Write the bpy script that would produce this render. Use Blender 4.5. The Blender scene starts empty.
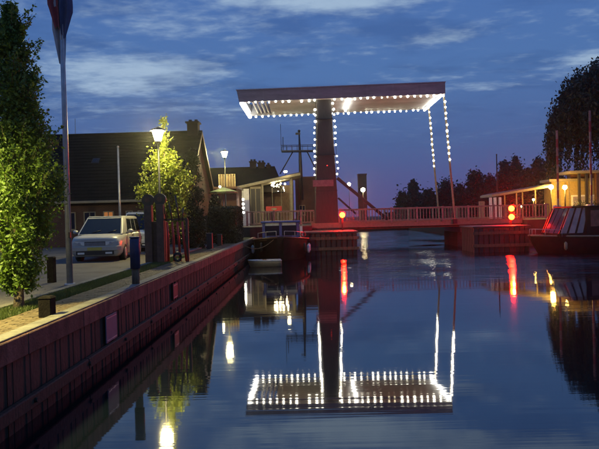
import bpy, bmesh, math, random
import numpy as np
from mathutils import Vector, Matrix, noise
random.seed(7); rng = np.random.default_rng(7)
R = math.radians
C = bpy.context.scene.collection
scene = bpy.context.scene

# ------------------------------------------------------------------ camera
F = 600.0                     # focal length in photo pixels (photo 599 wide)
CAM = Vector((0, 0, 2.7))
def dcam(x, y): return Vector(((x-299.5)/F, -(y-224.5)/F, -1.0))
Yc = dcam(307, 216).normalized()
up = Vector((-0.026, 0.99966, 0))
Zc = (up - up.dot(Yc)*Yc).normalized()
Xc = Yc.cross(Zc)
rot = Matrix((Xc, Yc, Zc))
cam = bpy.data.objects.new('camera', bpy.data.cameras.new('camera'))
cam.data.sensor_width = 36; cam.data.lens = 36*F/599; cam.data.clip_end = 3000; cam.data.clip_start = .1
cam.matrix_world = Matrix.Translation(CAM) @ rot.to_4x4()
C.objects.link(cam); scene.camera = cam
def at(x, y, D):
    d = rot @ dcam(x, y); d *= D/d.y
    return CAM + d
def AX(x, D, y=216): return at(x, y, D).x
def AZ(y, D, x=307): return at(x, y, D).z

scene.view_settings.view_transform = 'Standard'
scene.view_settings.look = 'None'
scene.view_settings.exposure = 0
scene.cycles.use_denoising = True
scene.cycles.max_bounces = 8
scene.cycles.glossy_bounces = 4
scene.cycles.transmission_bounces = 4
scene.cycles.volume_bounces = 0
scene.cycles.sample_clamp_indirect = 6
scene.cycles.caustics_reflective = False
scene.cycles.caustics_refractive = False

# ------------------------------------------------------------------ world: dusk sky with drifting cloud
world = bpy.data.worlds.new('World'); scene.world = world; world.use_nodes = True
def W_():
    nt = world.node_tree; nt.nodes.clear(); N = nt.nodes.new; L = nt.links.new
    out = N('ShaderNodeOutputWorld'); bg = N('ShaderNodeBackground'); L(bg.outputs[0], out.inputs[0])
    sky = N('ShaderNodeTexSky'); sky.sky_type = 'NISHITA'; sky.sun_disc = False
    sky.sun_elevation = R(-3.0); sky.sun_rotation = R(200); sky.altitude = 0
    sky.air_density = 1.2; sky.dust_density = .6; sky.ozone_density = 2.5
    tc = N('ShaderNodeTexCoord')
    sep = N('ShaderNodeSeparateXYZ'); L(tc.outputs['Generated'], sep.inputs[0])
    def M(op, a, b=None, clamp=False, c=None):
        n = N('ShaderNodeMath'); n.operation = op; n.use_clamp = clamp
        for i, v in enumerate((a, b, c)):
            if v is None: continue
            if isinstance(v, (int, float)): n.inputs[i].default_value = v
            else: L(v, n.inputs[i])
        return n.outputs[0]
    z = sep.outputs[2]
    # evening colour by elevation
    mr = N('ShaderNodeMapRange'); L(z, mr.inputs[0]); mr.inputs[1].default_value = -.02; mr.inputs[2].default_value = .8
    rp = N('ShaderNodeValToRGB'); L(mr.outputs[0], rp.inputs[0])
    stops = SKY_STOPS
    e = rp.color_ramp.elements
    e[0].position = stops[0][0]; e[0].color = (*stops[0][1], 1)
    e[1].position = stops[1][0]; e[1].color = (*stops[1][1], 1)
    for p, c in stops[2:]:
        q = e.new(p); q.color = (*c, 1)
    skm = N('ShaderNodeMix'); skm.data_type = 'RGBA'; skm.blend_type = 'ADD'; skm.inputs[0].default_value = .10
    L(rp.outputs[0], skm.inputs[6]); L(sky.outputs[0], skm.inputs[7])
    # clouds on a flat layer overhead: direction divided by height
    zz = M('MAXIMUM', z, .03); zz = M('ADD', zz, .05)
    px = M('DIVIDE', sep.outputs[0], zz); py = M('DIVIDE', sep.outputs[1], zz)
    cb = N('ShaderNodeCombineXYZ'); L(px, cb.inputs[0]); L(M('MULTIPLY', py, 1.35), cb.inputs[1])
    n1 = N('ShaderNodeTexNoise'); n1.inputs['Scale'].default_value = 1.15; n1.inputs['Detail'].default_value = 8
    n1.inputs['Roughness'].default_value = .64; n1.inputs['Distortion'].default_value = .35; L(cb.outputs[0], n1.inputs['Vector'])
    n2 = N('ShaderNodeTexNoise'); n2.inputs['Scale'].default_value = 7.5; n2.inputs['Detail'].default_value = 6
    n2.inputs['Roughness'].default_value = .6; L(cb.outputs[0], n2.inputs['Vector'])
    dens = M('ADD', M('MULTIPLY', n1.outputs[0], .58), M('MULTIPLY', n2.outputs[0], .42))
    # brighter banks of cloud where they hang: (direction, width across, height, amount)
    for (x, y, wx, wz, a) in CLOUD_BANKS:
        d = (rot @ dcam(x, y)).normalized()
        az = M('SUBTRACT', M('DIVIDE', sep.outputs[0], M('MAXIMUM', sep.outputs[1], .05)), d.x/d.y)
        el = M('SUBTRACT', z, d.z)
        az = M('DIVIDE', az, wx); el = M('DIVIDE', el, wz)
        r2 = M('ADD', M('MULTIPLY', az, az), M('MULTIPLY', el, el))
        g = M('MULTIPLY', M('POWER', 2.718, M('MULTIPLY', r2, -1)), a)
        dens = M('ADD', dens, g)
    c1 = N('ShaderNodeMapRange'); c1.interpolation_type = 'SMOOTHSTEP'; L(dens, c1.inputs[0]); c1.inputs[1].default_value = .50; c1.inputs[2].default_value = .82
    fade = N('ShaderNodeMapRange'); L(z, fade.inputs[0]); fade.inputs[1].default_value = .08; fade.inputs[2].default_value = .2
    cf = M('MULTIPLY', c1.outputs[0], fade.outputs[0], True)
    mx = N('ShaderNodeMix'); mx.data_type = 'RGBA'; L(cf, mx.inputs[0]); L(skm.outputs[2], mx.inputs[6]); mx.inputs[7].default_value = (*CLOUD_LIGHT, 1)
    # darker grey-blue cloud in between
    n3 = N('ShaderNodeTexNoise'); n3.inputs['Scale'].default_value = 1.9; n3.inputs['Detail'].default_value = 6; n3.inputs['Roughness'].default_value = .55
    of = N('ShaderNodeVectorMath'); of.operation = 'ADD'; of.inputs[1].default_value = (7.3, 2.1, 4); L(cb.outputs[0], of.inputs[0]); L(of.outputs[0], n3.inputs['Vector'])
    c3 = N('ShaderNodeMapRange'); c3.interpolation_type = 'SMOOTHSTEP'; L(n3.outputs[0], c3.inputs[0]); c3.inputs[1].default_value = .45; c3.inputs[2].default_value = .68
    f3 = M('MULTIPLY', M('MULTIPLY', c3.outputs[0], fade.outputs[0]), .62)
    mx2 = N('ShaderNodeMix'); mx2.data_type = 'RGBA'; L(f3, mx2.inputs[0]); L(mx.outputs[2], mx2.inputs[6])
    dk = N('ShaderNodeMix'); dk.data_type = 'RGBA'; dk.blend_type = 'MULTIPLY'; dk.inputs[0].default_value = 1; L(mx.outputs[2], dk.inputs[6]); dk.inputs[7].default_value = (.62, .66, .74, 1)
    L(dk.outputs[2], mx2.inputs[7])
    L(mx2.outputs[2], bg.inputs[0]); bg.inputs[1].default_value = 1.0
SKY_STOPS = [(0, (.100, .082, .215)), (1, (.06, .15, .40)), (.07, (.088, .094, .262)), (.16, (.070, .126, .312)), (.30, (.078, .175, .410)), (.55, (.062, .150, .42))]
CLOUD_LIGHT = (.35, .48, .65)
CLOUD_BANKS = [(125, 70, .16, .022, .24), (100, 88, .10, .010, .13), (345, 2, .14, .016, .2), (435, 40, .07, .012, .16), (590, 58, .07, .014, .22), (70, 52, .3, .1, .05),
               (490, 86, .09, .008, .14), (450, -26, .45, .032, .20), (170, 110, .14, .007, .12), (260, 30, .2, .012, .06)]
W_()
# the sun is already down: only its last weak scattered light
sun = bpy.data.objects.new('sun', bpy.data.lights.new('sun', 'SUN')); sun.data.energy = .02; sun.data.angle = R(20); sun.data.color = (.75, .8, 1)
sun.rotation_euler = (R(40), 0, R(-20)); C.objects.link(sun)

# ------------------------------------------------------------------ helpers
ORG = {}
class MB:
    def __init__(s): s.v = []; s.f = []; s.sm = []
    def add(s, vs, fs, smooth=False):
        o = len(s.v); s.v += [tuple(v) for v in vs]; s.f += [tuple(i+o for i in f) for f in fs]; s.sm += [smooth]*len(fs); return s
    def box(s, x0, x1, y0, y1, z0, z1):
        return s.add([(x0,y0,z0),(x1,y0,z0),(x1,y1,z0),(x0,y1,z0),(x0,y0,z1),(x1,y0,z1),(x1,y1,z1),(x0,y1,z1)],
              [(0,3,2,1),(4,5,6,7),(0,1,5,4),(1,2,6,5),(2,3,7,6),(3,0,4,7)])
    def hexa(s, b, t):        # bottom ring and top ring of equal length
        n = len(b); return s.add(list(b)+list(t), [tuple(reversed(range(n))), tuple(range(n, 2*n))]+[(i, (i+1) % n, n+(i+1) % n, n+i) for i in range(n)])
    def bar(s, a, b, w, h=None, upv=(0,0,1)):   # square bar from a to b
        a, b = Vector(a), Vector(b); h = h or w; d = (b-a).normalized(); u = Vector(upv)
        if abs(d.dot(u)) > .99: u = Vector((0,1,0))
        x = d.cross(u).normalized()*w/2; z = x.cross(d).normalized()*h/2
        return s.hexa([a-x-z, a+x-z, a+x+z, a-x+z][::-1], [b-x-z, b+x-z, b+x+z, b-x+z][::-1])
    def tube(s, pts, r, n=8, cap=True, smooth=True):
        pts = [Vector(p) for p in pts]; rs = r if isinstance(r, (list, tuple)) else [r]*len(pts); vs = []
        x = None
        for i, p in enumerate(pts):
            d = (pts[min(i+1, len(pts)-1)]-pts[max(i-1, 0)]).normalized()
            if x is None:
                x = d.cross(Vector((0,0,1)) if abs(d.z) < .9 else Vector((0,1,0))).normalized()
            x = (x - d*x.dot(d)).normalized(); y = d.cross(x)
            vs += [p + rs[i]*(math.cos(a)*x + math.sin(a)*y) for a in [2*math.pi*k/n for k in range(n)]]
        fs = [(i*n+k, i*n+(k+1) % n, (i+1)*n+(k+1) % n, (i+1)*n+k) for i in range(len(pts)-1) for k in range(n)]
        s.add(vs, fs, smooth)
        if cap:
            m = len(pts)-1; o = len(s.v)-len(vs)
            s.f += [tuple(o+k for k in reversed(range(n))), tuple(o+m*n+k for k in range(n))]; s.sm += [False]*2
        return s
    def ball(s, c, r, n=8, m=6, sz=1):
        c = Vector(c); vs = [c+Vector((0,0,-r*sz))]
        for j in range(1, m):
            t = math.pi*j/m
            vs += [c+Vector((r*math.sin(t)*math.cos(2*math.pi*k/n), r*math.sin(t)*math.sin(2*math.pi*k/n), -r*sz*math.cos(t))) for k in range(n)]
        vs.append(c+Vector((0,0,r*sz))); L = len(vs)-1
        fs = [(0, 1+(k+1) % n, 1+k) for k in range(n)]
        for j in range(m-2):
            fs += [(1+j*n+k, 1+j*n+(k+1) % n, 1+(j+1)*n+(k+1) % n, 1+(j+1)*n+k) for k in range(n)]
        fs += [(L, 1+(m-2)*n+k, 1+(m-2)*n+(k+1) % n) for k in range(n)]
        return s.add(vs, fs, True)
    def loft(s, rings, smooth=True, caps=True):
        n = len(rings[0]); vs = [p for r in rings for p in r]
        fs = [(i*n+k, i*n+(k+1) % n, (i+1)*n+(k+1) % n, (i+1)*n+k) for i in range(len(rings)-1) for k in range(n)]
        o = len(s.v); s.add(vs, fs, smooth)
        if caps:
            s.f += [tuple(o+k for k in reversed(range(n))), tuple(o+(len(rings)-1)*n+k for k in range(n))]; s.sm += [False]*2
        return s
    def quad(s, a, b, c, d): return s.add([a, b, c, d], [(0,1,2,3)])
    def mesh(s, name, mat):
        me = bpy.data.meshes.new(name); me.from_pydata(s.v, [], s.f); me.polygons.foreach_set('use_smooth', s.sm)
        if mat: me.materials.append(mat)
        me.update(); return me
    def build(s, name, mat, parent=None, world=False, bevel=0, kind=None, **props):
        if world and parent is not None:
            o, a = ORG[parent.name]; ca, sa = math.cos(-a), math.sin(-a)
            s.v = [(ca*(x-o[0])-sa*(y-o[1]), sa*(x-o[0])+ca*(y-o[1]), z-o[2]) for x, y, z in s.v]
        me = s.mesh(name, mat); bm = bmesh.new(); bm.from_mesh(me); bmesh.ops.recalc_face_normals(bm, faces=bm.faces)
        if bevel: bmesh.ops.bevel(bm, geom=[e for e in bm.edges if len(e.link_faces) == 2 and e.calc_face_angle(0) > .6], offset=bevel, segments=1, affect='EDGES')
        bm.to_mesh(me); bm.free()
        ob = bpy.data.objects.new(name, me); C.objects.link(ob)
        if parent is not None: ob.parent = parent; ORG[ob.name] = ORG[parent.name]
        else: ORG[ob.name] = ((0,0,0), 0)
        if kind: ob['kind'] = kind
        for k, v in props.items(): ob[k] = v
        return ob
def thing(name, label, cat, loc=(0,0,0), rz=0, group=None):
    o = bpy.data.objects.new(name, None); C.objects.link(o); o.empty_display_size = .2
    o.location = loc; o.rotation_euler = (0,0,rz); o['label'] = label; o['category'] = cat
    if group: o['group'] = group
    ORG[o.name] = (tuple(loc), rz); return o
def inst(name, me, parent, loc=(0,0,0), rz=0, scale=None):
    o = bpy.data.objects.new(name, me); C.objects.link(o); o.parent = parent; o.location = loc; o.rotation_euler = (0,0,rz)
    if scale: o.scale = scale
    if parent is not None: ORG[o.name] = ORG[parent.name]
    return o
def kids(o): return [c for c in C.objects if c.parent == o]
def dup(o, loc, rz=None, label=None, parent=None):
    c = o.copy(); C.objects.link(c); c.location = loc
    if rz is not None: c.rotation_euler = (0,0,rz)
    if label: c['label'] = label
    for ch in kids(o):
        d = ch.copy(); C.objects.link(d); d.parent = c
        for g in kids(ch):
            e = g.copy(); C.objects.link(e); e.parent = d
    return c

# ------------------------------------------------------------------ materials
def mat(name, col, rough=.6, metal=0, var=.25, scale=6, bump=.0, bscale=None, col2=None, emit=None, estr=0, spec=.5, stretch=(1,1,1), alpha=1):
    m = bpy.data.materials.new(name); m.use_nodes = True; nt = m.node_tree; N = nt.nodes.new; L = nt.links.new
    b = nt.nodes['Principled BSDF']; b.inputs['Roughness'].default_value = rough; b.inputs['Metallic'].default_value = metal
    b.inputs['Specular IOR Level'].default_value = spec
    if emit:
        b.inputs['Emission Color'].default_value = (*emit, 1); b.inputs['Emission Strength'].default_value = estr
        b.inputs['Base Color'].default_value = (*col, 1); return m
    tc = N('ShaderNodeTexCoord'); mp = N('ShaderNodeMapping'); L(tc.outputs['Object'], mp.inputs[0]); mp.inputs['Scale'].default_value = stretch
    n = N('ShaderNodeTexNoise'); n.inputs['Scale'].default_value = scale; n.inputs['Detail'].default_value = 6; n.inputs['Roughness'].default_value = .65; L(mp.outputs[0], n.inputs[0])
    rp = N('ShaderNodeValToRGB'); L(n.outputs[0], rp.inputs[0])
    c2 = col2 or tuple(c*(1-var) for c in col); c1 = tuple(min(1, c*(1+var*.6)) for c in col) if not col2 else col
    rp.color_ramp.elements[0].position = .35; rp.color_ramp.elements[0].color = (*c2, 1)
    rp.color_ramp.elements[1].position = .68; rp.color_ramp.elements[1].color = (*c1, 1)
    oi = N('ShaderNodeObjectInfo'); hv = N('ShaderNodeHueSaturation'); mr = N('ShaderNodeMapRange'); L(oi.outputs['Random'], mr.inputs[0]); mr.inputs[3].default_value = 1-var*.5; mr.inputs[4].default_value = 1+var*.3
    L(mr.outputs[0], hv.inputs['Value']); L(rp.outputs[0], hv.inputs['Color']); L(hv.outputs[0], b.inputs['Base Color'])
    if bump:
        n2 = N('ShaderNodeTexNoise'); n2.inputs['Scale'].default_value = bscale or scale*4; n2.inputs['Detail'].default_value = 5; L(mp.outputs[0], n2.inputs[0])
        bp = N('ShaderNodeBump'); bp.inputs['Strength'].default_value = bump; bp.inputs['Distance'].default_value = .02; L(n2.outputs[0], bp.inputs['Height']); L(bp.outputs[0], b.inputs['Normal'])
    return m
def wetmark(m, z0, z1, col):
    nt = m.node_tree; N = nt.nodes.new; L = nt.links.new; b = nt.nodes['Principled BSDF']; src = b.inputs['Base Color'].links[0].from_socket
    g = N('ShaderNodeNewGeometry'); sp_ = N('ShaderNodeSeparateXYZ'); L(g.outputs['Position'], sp_.inputs[0]); n = N('ShaderNodeTexNoise'); n.inputs['Scale'].default_value = 1.6; n.inputs['Detail'].default_value = 6; L(g.outputs['Position'], n.inputs[0])
    ad = N('ShaderNodeMath'); ad.operation = 'MULTIPLY_ADD'; L(n.outputs[0], ad.inputs[0]); ad.inputs[1].default_value = -.5; L(sp_.outputs[2], ad.inputs[2])
    mr = N('ShaderNodeMapRange'); L(ad.outputs[0], mr.inputs[0]); mr.inputs[1].default_value = z0-.25; mr.inputs[2].default_value = z1-.25; mr.inputs[3].default_value = 1; mr.inputs[4].default_value = 0
    mx = N('ShaderNodeMix'); mx.data_type = 'RGBA'; L(mr.outputs[0], mx.inputs[0]); L(src, mx.inputs[6]); mx.inputs[7].default_value = (*col, 1); L(mx.outputs[2], b.inputs['Base Color'])
    # vertical rust runs
    mp = N('ShaderNodeMapping'); L(g.outputs['Position'], mp.inputs[0]); mp.inputs['Scale'].default_value = (3, 6, .5); n2 = N('ShaderNodeTexNoise'); n2.inputs['Scale'].default_value = 1.0; n2.inputs['Detail'].default_value = 5; L(mp.outputs[0], n2.inputs[0])
    m2 = N('ShaderNodeMapRange'); L(n2.outputs[0], m2.inputs[0]); m2.inputs[1].default_value = .52; m2.inputs[2].default_value = .66; m2.inputs[4].default_value = .7
    mx2 = N('ShaderNodeMix'); mx2.data_type = 'RGBA'; L(m2.outputs[0], mx2.inputs[0]); L(mx.outputs[2], mx2.inputs[6]); mx2.inputs[7].default_value = (.035, .022, .018, 1); L(mx2.outputs[2], b.inputs['Base Color'])
def brickmat(name, c1, c2, mortar, sc, rot90=False, rough=.85, bump=.5, bw=.5, rh=.25):
    m = bpy.data.materials.new(name); m.use_nodes = True; nt = m.node_tree; N = nt.nodes.new; L = nt.links.new
    b = nt.nodes['Principled BSDF']; b.inputs['Roughness'].default_value = rough
    tc = N('ShaderNodeTexCoord'); mp = N('ShaderNodeMapping'); L(tc.outputs['Object'], mp.inputs[0])
    if rot90: mp.inputs['Rotation'].default_value = rot90
    br = N('ShaderNodeTexBrick'); L(mp.outputs[0], br.inputs['Vector']); br.inputs['Color1'].default_value = (*c1, 1); br.inputs['Color2'].default_value = (*c2, 1)
    br.inputs['Mortar'].default_value = (*mortar, 1); br.inputs['Scale'].default_value = sc; br.inputs['Mortar Size'].default_value = .02
    br.inputs['Brick Width'].default_value = bw; br.inputs['Row Height'].default_value = rh
    b.inputs['Specular IOR Level'].default_value = .12
    n = N('ShaderNodeTexNoise'); n.inputs['Scale'].default_value = .8; L(tc.outputs['Object'], n.inputs[0])
    mx = N('ShaderNodeMix'); mx.data_type = 'RGBA'; mx.blend_type = 'OVERLAY'; mx.inputs[0].default_value = .5; L(br.outputs[0], mx.inputs[6]); L(n.outputs[0], mx.inputs[7]); L(mx.outputs[2], b.inputs['Base Color'])
    bp = N('ShaderNodeBump'); bp.inputs['Strength'].default_value = bump; bp.inputs['Distance'].default_value = .02; bp.invert = True; L(br.outputs['Fac'], bp.inputs['Height']); L(bp.outputs[0], b.inputs['Normal'])
    return m
def leafmat(name, c1, c2, trans=.35):
    m = bpy.data.materials.new(name); m.use_nodes = True; nt = m.node_tree; nt.nodes.clear(); N = nt.nodes.new; L = nt.links.new
    out = N('ShaderNodeOutputMaterial'); b = N('ShaderNodeBsdfPrincipled'); t = N('ShaderNodeBsdfTranslucent'); mx = N('ShaderNodeMixShader'); mx.inputs[0].default_value = trans
    g = N('ShaderNodeNewGeometry'); rp = N('ShaderNodeValToRGB'); L(g.outputs['Random Per Island'], rp.inputs[0])
    rp.color_ramp.elements[0].color = (*c1, 1); rp.color_ramp.elements[1].color = (*c2, 1)
    L(rp.outputs[0], b.inputs['Base Color']); L(rp.outputs[0], t.inputs[0]); b.inputs['Roughness'].default_value = .5
    L(b.outputs[0], mx.inputs[1]); L(t.outputs[0], mx.inputs[2]); L(mx.outputs[0], out.inputs[0]); return m
def glassmat(name, col=(.01,.012,.015), rough=.06):
    return mat(name, col, rough, var=0, spec=.6)
def emat(name, col, s): return mat(name, (.05,.05,.05), emit=col, estr=s)

M = {}
M['white'] = mat('white_paint', (.72,.71,.66), .5, var=.15, bump=.1)
M['cream'] = mat('cream_paint', (.26,.215,.13), .55, var=.2, bump=.1)
M['dark'] = mat('dark_tarred_timber', (.030,.026,.024), .55, var=.4, bump=.5, scale=5, stretch=(3,3,.4))
M['rail'] = mat('weathered_white_rail_paint', (.23,.185,.15), .6, var=.35, bump=.2)
M['beam'] = mat('grey_beam_paint', (.25,.25,.255), .5, var=.3, bump=.25, scale=1.3, bscale=20, stretch=(.4,1,2))
M['underside'] = mat('pale_soffit_boards', (.46,.46,.46), .6, var=.35, bump=.3, scale=3, stretch=(.3,4,1))
M['steel'] = mat('galvanised_steel', (.36,.37,.39), .4, metal=.5, var=.2)
M['concrete'] = mat('pale_concrete', (.17,.16,.13), .85, var=.35, bump=.6, scale=4, bscale=40)
M['cope'] = mat('red_lit_coping', (.15,.065,.048), .8, var=.6, bump=.5, scale=3, bscale=30)  # rust tone with red signal light mixed into the colour
M['rust'] = mat('rusty_sheet_steel', (.105,.045,.030), .8, var=.6, bump=.7, scale=2.5, bscale=18, col2=(.035,.022,.018), stretch=(1,1,.5))
M['timber'] = mat('weathered_timber', (.15,.095,.055), .8, var=.5, bump=.6, scale=5, stretch=(4,4,.5))
M['asphalt'] = mat('asphalt', (.11,.10,.085), .85, var=.35, bump=.5, scale=.9, bscale=60)
M['grassbase'] = mat('turf_soil', (.035,.045,.015), .95, var=.5, bump=.6, scale=5, bscale=40)
M['black'] = mat('black_paint', (.012,.012,.014), .4, var=.2)
M['blue'] = mat('dark_blue_paint', (.015,.03,.10), .45, var=.3)
M['boatblue'] = mat('boat_blue_paint', (.05,.075,.30), .4, var=.25)
M['hull'] = mat('black_hull_paint', (.016,.014,.014), .5, var=.4, bump=.2, scale=3, spec=.15)
M['red'] = mat('red_paint', (.50,.025,.02), .4, var=.25)
M['brown'] = mat('brown_steel', (.10,.045,.028), .6, var=.4, bump=.3)
M['glass'] = mat('dark_window_glass', (.006,.010,.022), .08, var=0, spec=.25)
M['roof'] = brickmat('dark_roof_tiles', (.013,.010,.010), (.009,.008,.008), (.004,.004,.004), 2.2, rough=.95, bw=.45, rh=.6)
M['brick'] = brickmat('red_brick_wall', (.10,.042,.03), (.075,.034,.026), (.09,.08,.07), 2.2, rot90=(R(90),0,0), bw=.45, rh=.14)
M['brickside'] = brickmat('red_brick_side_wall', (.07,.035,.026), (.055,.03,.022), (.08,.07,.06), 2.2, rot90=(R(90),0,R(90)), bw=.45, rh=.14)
M['paver'] = mat('clay_paver', (.125,.092,.048), .85, var=.45, bump=.5, scale=7, bscale=50)
M['brickdark'] = brickmat('darker_brick', (.05,.03,.025), (.04,.025,.02), (.05,.045,.04), 2.2, rot90=(R(90),0,0), bw=.45, rh=.14)  # darker brick for chimneys and the distant tower
M['boomred'] = mat('dull_red_boom_paint', (.22,.03,.025), .6, var=.3)
M['charred'] = mat('charred_post_timber', (.014,.012,.011), .95, var=.4, bump=.5, spec=.08, scale=8)
M['plaque'] = mat('pale_sign_enamel', (.11,.12,.16), .6, var=.1)
M['rubber'] = mat('tyre_rubber', (.015,.015,.015), .8, var=.2)
M['carpaint'] = mat('silver_car_paint', (.42,.41,.36), .30, metal=.15, var=.05)
M['vanpaint'] = mat('white_van_paint', (.62,.62,.58), .35, var=.05)
M['bark'] = mat('bark', (.16,.12,.075), .9, var=.4, bump=.8, scale=8)
M['barkdark'] = mat('dark_bark', (.04,.03,.02), .9, var=.4, bump=.8, scale=6)
M['leaf'] = leafmat('hornbeam_leaf', (.06,.12,.012), (.16,.25,.028))
M['leafy'] = leafmat('lamp_yellow_leaf', (.10,.15,.015), (.22,.24,.03))  # the street lamp's yellow light is mixed into the leaf colour
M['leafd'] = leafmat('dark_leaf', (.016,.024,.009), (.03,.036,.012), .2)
M['grass'] = leafmat('grass_blade', (.05,.085,.015), (.11,.14,.03), .3)
M['bulb'] = emat('lit_bulb', (1,.93,.72), 40)
M['tube'] = emat('lit_fluorescent_tube', (1,.96,.84), 18)
M['lantern'] = emat('lit_lantern_glass', (1,.84,.34), 850)
M['pathlamp'] = emat('lit_path_lamp_glass', (1,.84,.28), 2050)
M['lampfar'] = emat('lit_far_lamp', (1,.86,.5), 60)
M['sodium'] = emat('lit_sodium_lamp', (1,.56,.10), 420)
M['signal'] = emat('lit_red_signal_lens', (1,.0055,.0003), 850)
M['winwarm'] = emat('lit_orange_window', (1,.33,.06), .32)
M['winpink'] = emat('lit_cafe_window', (1,.50,.18), .32)
M['flagred'] = mat('flag_red_cloth', (.30,.05,.06), .8, var=.2)
M['flagwhite'] = mat('flag_white_cloth', (.45,.45,.47), .8, var=.1)
M['flagblue'] = mat('flag_blue_cloth', (.07,.085,.17), .8, var=.2)

wetmark(M['rust'], .25, .75, (.018,.022,.014)); wetmark(M['cope'], -1, -.9, (.02,.02,.02))
# water
def water():
    m = bpy.data.materials.new('canal_water'); m.use_nodes = True; nt = m.node_tree; nt.nodes.clear(); N = nt.nodes.new; L = nt.links.new
    out = N('ShaderNodeOutputMaterial'); b = N('ShaderNodeBsdfPrincipled'); L(b.outputs[0], out.inputs[0])
    b.inputs['Base Color'].default_value = (.004,.007,.012,1); b.inputs['Roughness'].default_value = .035; b.inputs['IOR'].default_value = 2.3
    g = N('ShaderNodeNewGeometry'); sep = N('ShaderNodeSeparateXYZ'); L(g.outputs['Position'], sep.inputs[0])
    mp = N('ShaderNodeMapping'); L(g.outputs['Position'], mp.inputs[0]); mp.inputs['Scale'].default_value = (.16, 1.5, 1)
    a = N('ShaderNodeTexNoise'); a.inputs['Scale'].default_value = .9; a.inputs['Detail'].default_value = 3; L(mp.outputs[0], a.inputs[0])
    mp2 = N('ShaderNodeMapping'); L(g.outputs['Position'], mp2.inputs[0]); mp2.inputs['Scale'].default_value = (.035, 1.3, 1)
    c = N('ShaderNodeTexNoise'); c.inputs['Scale'].default_value = 5.5; c.inputs['Detail'].default_value = 2; L(mp2.outputs[0], c.inputs[0])
    # wind-ruffled patch in midstream under and before the bridge
    y1 = N('ShaderNodeMapRange'); y1.interpolation_type = 'SMOOTHSTEP'; L(sep.outputs[1], y1.inputs[0]); y1.inputs[1].default_value = 21; y1.inputs[2].default_value = 30
    x1 = N('ShaderNodeMapRange'); x1.interpolation_type = 'SMOOTHSTEP'; L(sep.outputs[0], x1.inputs[0]); x1.inputs[1].default_value = 0; x1.inputs[2].default_value = 4
    pn = N('ShaderNodeTexNoise'); pn.inputs['Scale'].default_value = .13; L(g.outputs['Position'], pn.inputs[0])
    pr = N('ShaderNodeMapRange'); L(pn.outputs[0], pr.inputs[0]); pr.inputs[1].default_value = .3; pr.inputs[2].default_value = .6
    def mul(p, q):
        k = N('ShaderNodeMath'); k.operation = 'MULTIPLY'
        for i, v in enumerate((p, q)):
            if isinstance(v, (int, float)): k.inputs[i].default_value = v
            else: L(v, k.inputs[i])
        return k.outputs[0]
    def add(p, q):
        k = N('ShaderNodeMath'); k.operation = 'ADD'
        for i, v in enumerate((p, q)):
            if isinstance(v, (int, float)): k.inputs[i].default_value = v
            else: L(v, k.inputs[i])
        return k.outputs[0]
    mask = mul(mul(y1.outputs[0], x1.outputs[0]), pr.outputs[0])
    h = add(mul(a.outputs[0], .0022), mul(c.outputs[0], add(.0008, mul(mask, .095))))
    bp = N('ShaderNodeBump'); bp.inputs['Strength'].default_value = 1; bp.inputs['Distance'].default_value = 1.0; L(h, bp.inputs['Height']); L(bp.outputs[0], b.inputs['Normal'])
    return m
M['water'] = water()

# ------------------------------------------------------------------ setting
q = 1.2                      # quay height above the water
QX = -3.82                   # quay face
S = lambda name, mb, m, **k: mb.build(name, m, kind='structure', **k)
S('canal_water', MB().quad((-120,-60,0),(900,-60,0),(900,1500,0),(-120,1500,0)), M['water'])
S('canal_bed', MB().quad((-150,-80,-2.5),(950,-80,-2.5),(950,1600,-2.5),(-150,1600,-2.5)), M['grassbase'])
S('left_bank', MB().box(-160,-4.25,-30,150,-2.4,q-.02), M['grassbase'])
S('car_park', MB().box(-60,-5.62,-20,44,q-.018,q+.004), M['asphalt'])
S('kerb', MB().box(-5.6,-5.42,-20,44,q-.018,q+.03), M['concrete'])
# grass verge between kerb and path
def blades(x0, x1, y0, y1, n, z, h):
    x = rng.uniform(x0, x1, n); y = y0+(y1-y0)*rng.uniform(0, 1, n)**1.3; a = rng.uniform(0, 6.28, n); hh = h*rng.uniform(.4, 1.2, n); w = .006
    dx, dy = np.cos(a)*w, np.sin(a)*w; lx, ly = rng.normal(0, .35, n)*hh, rng.normal(0, .35, n)*hh
    v = np.stack([np.stack([x-dx, y-dy, np.full(n, z)], 1), np.stack([x+dx, y+dy, np.full(n, z)], 1), np.stack([x+lx, y+ly, z+hh], 1)], 1).reshape(-1, 3)
    me = bpy.data.meshes.new('verge_grass'); me.from_pydata(v.tolist(), [], np.arange(3*n).reshape(-1, 3).tolist()); me.materials.append(M['grass'])
    o = bpy.data.objects.new('verge_grass', me); C.objects.link(o); return o
g = blades(-5.42, -4.80, 5, 24, 45000, q-.02, .07); g['kind'] = 'stuff'; g['label'] = 'short rough grass on the verge between path and kerb'; g['category'] = 'grass'
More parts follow.
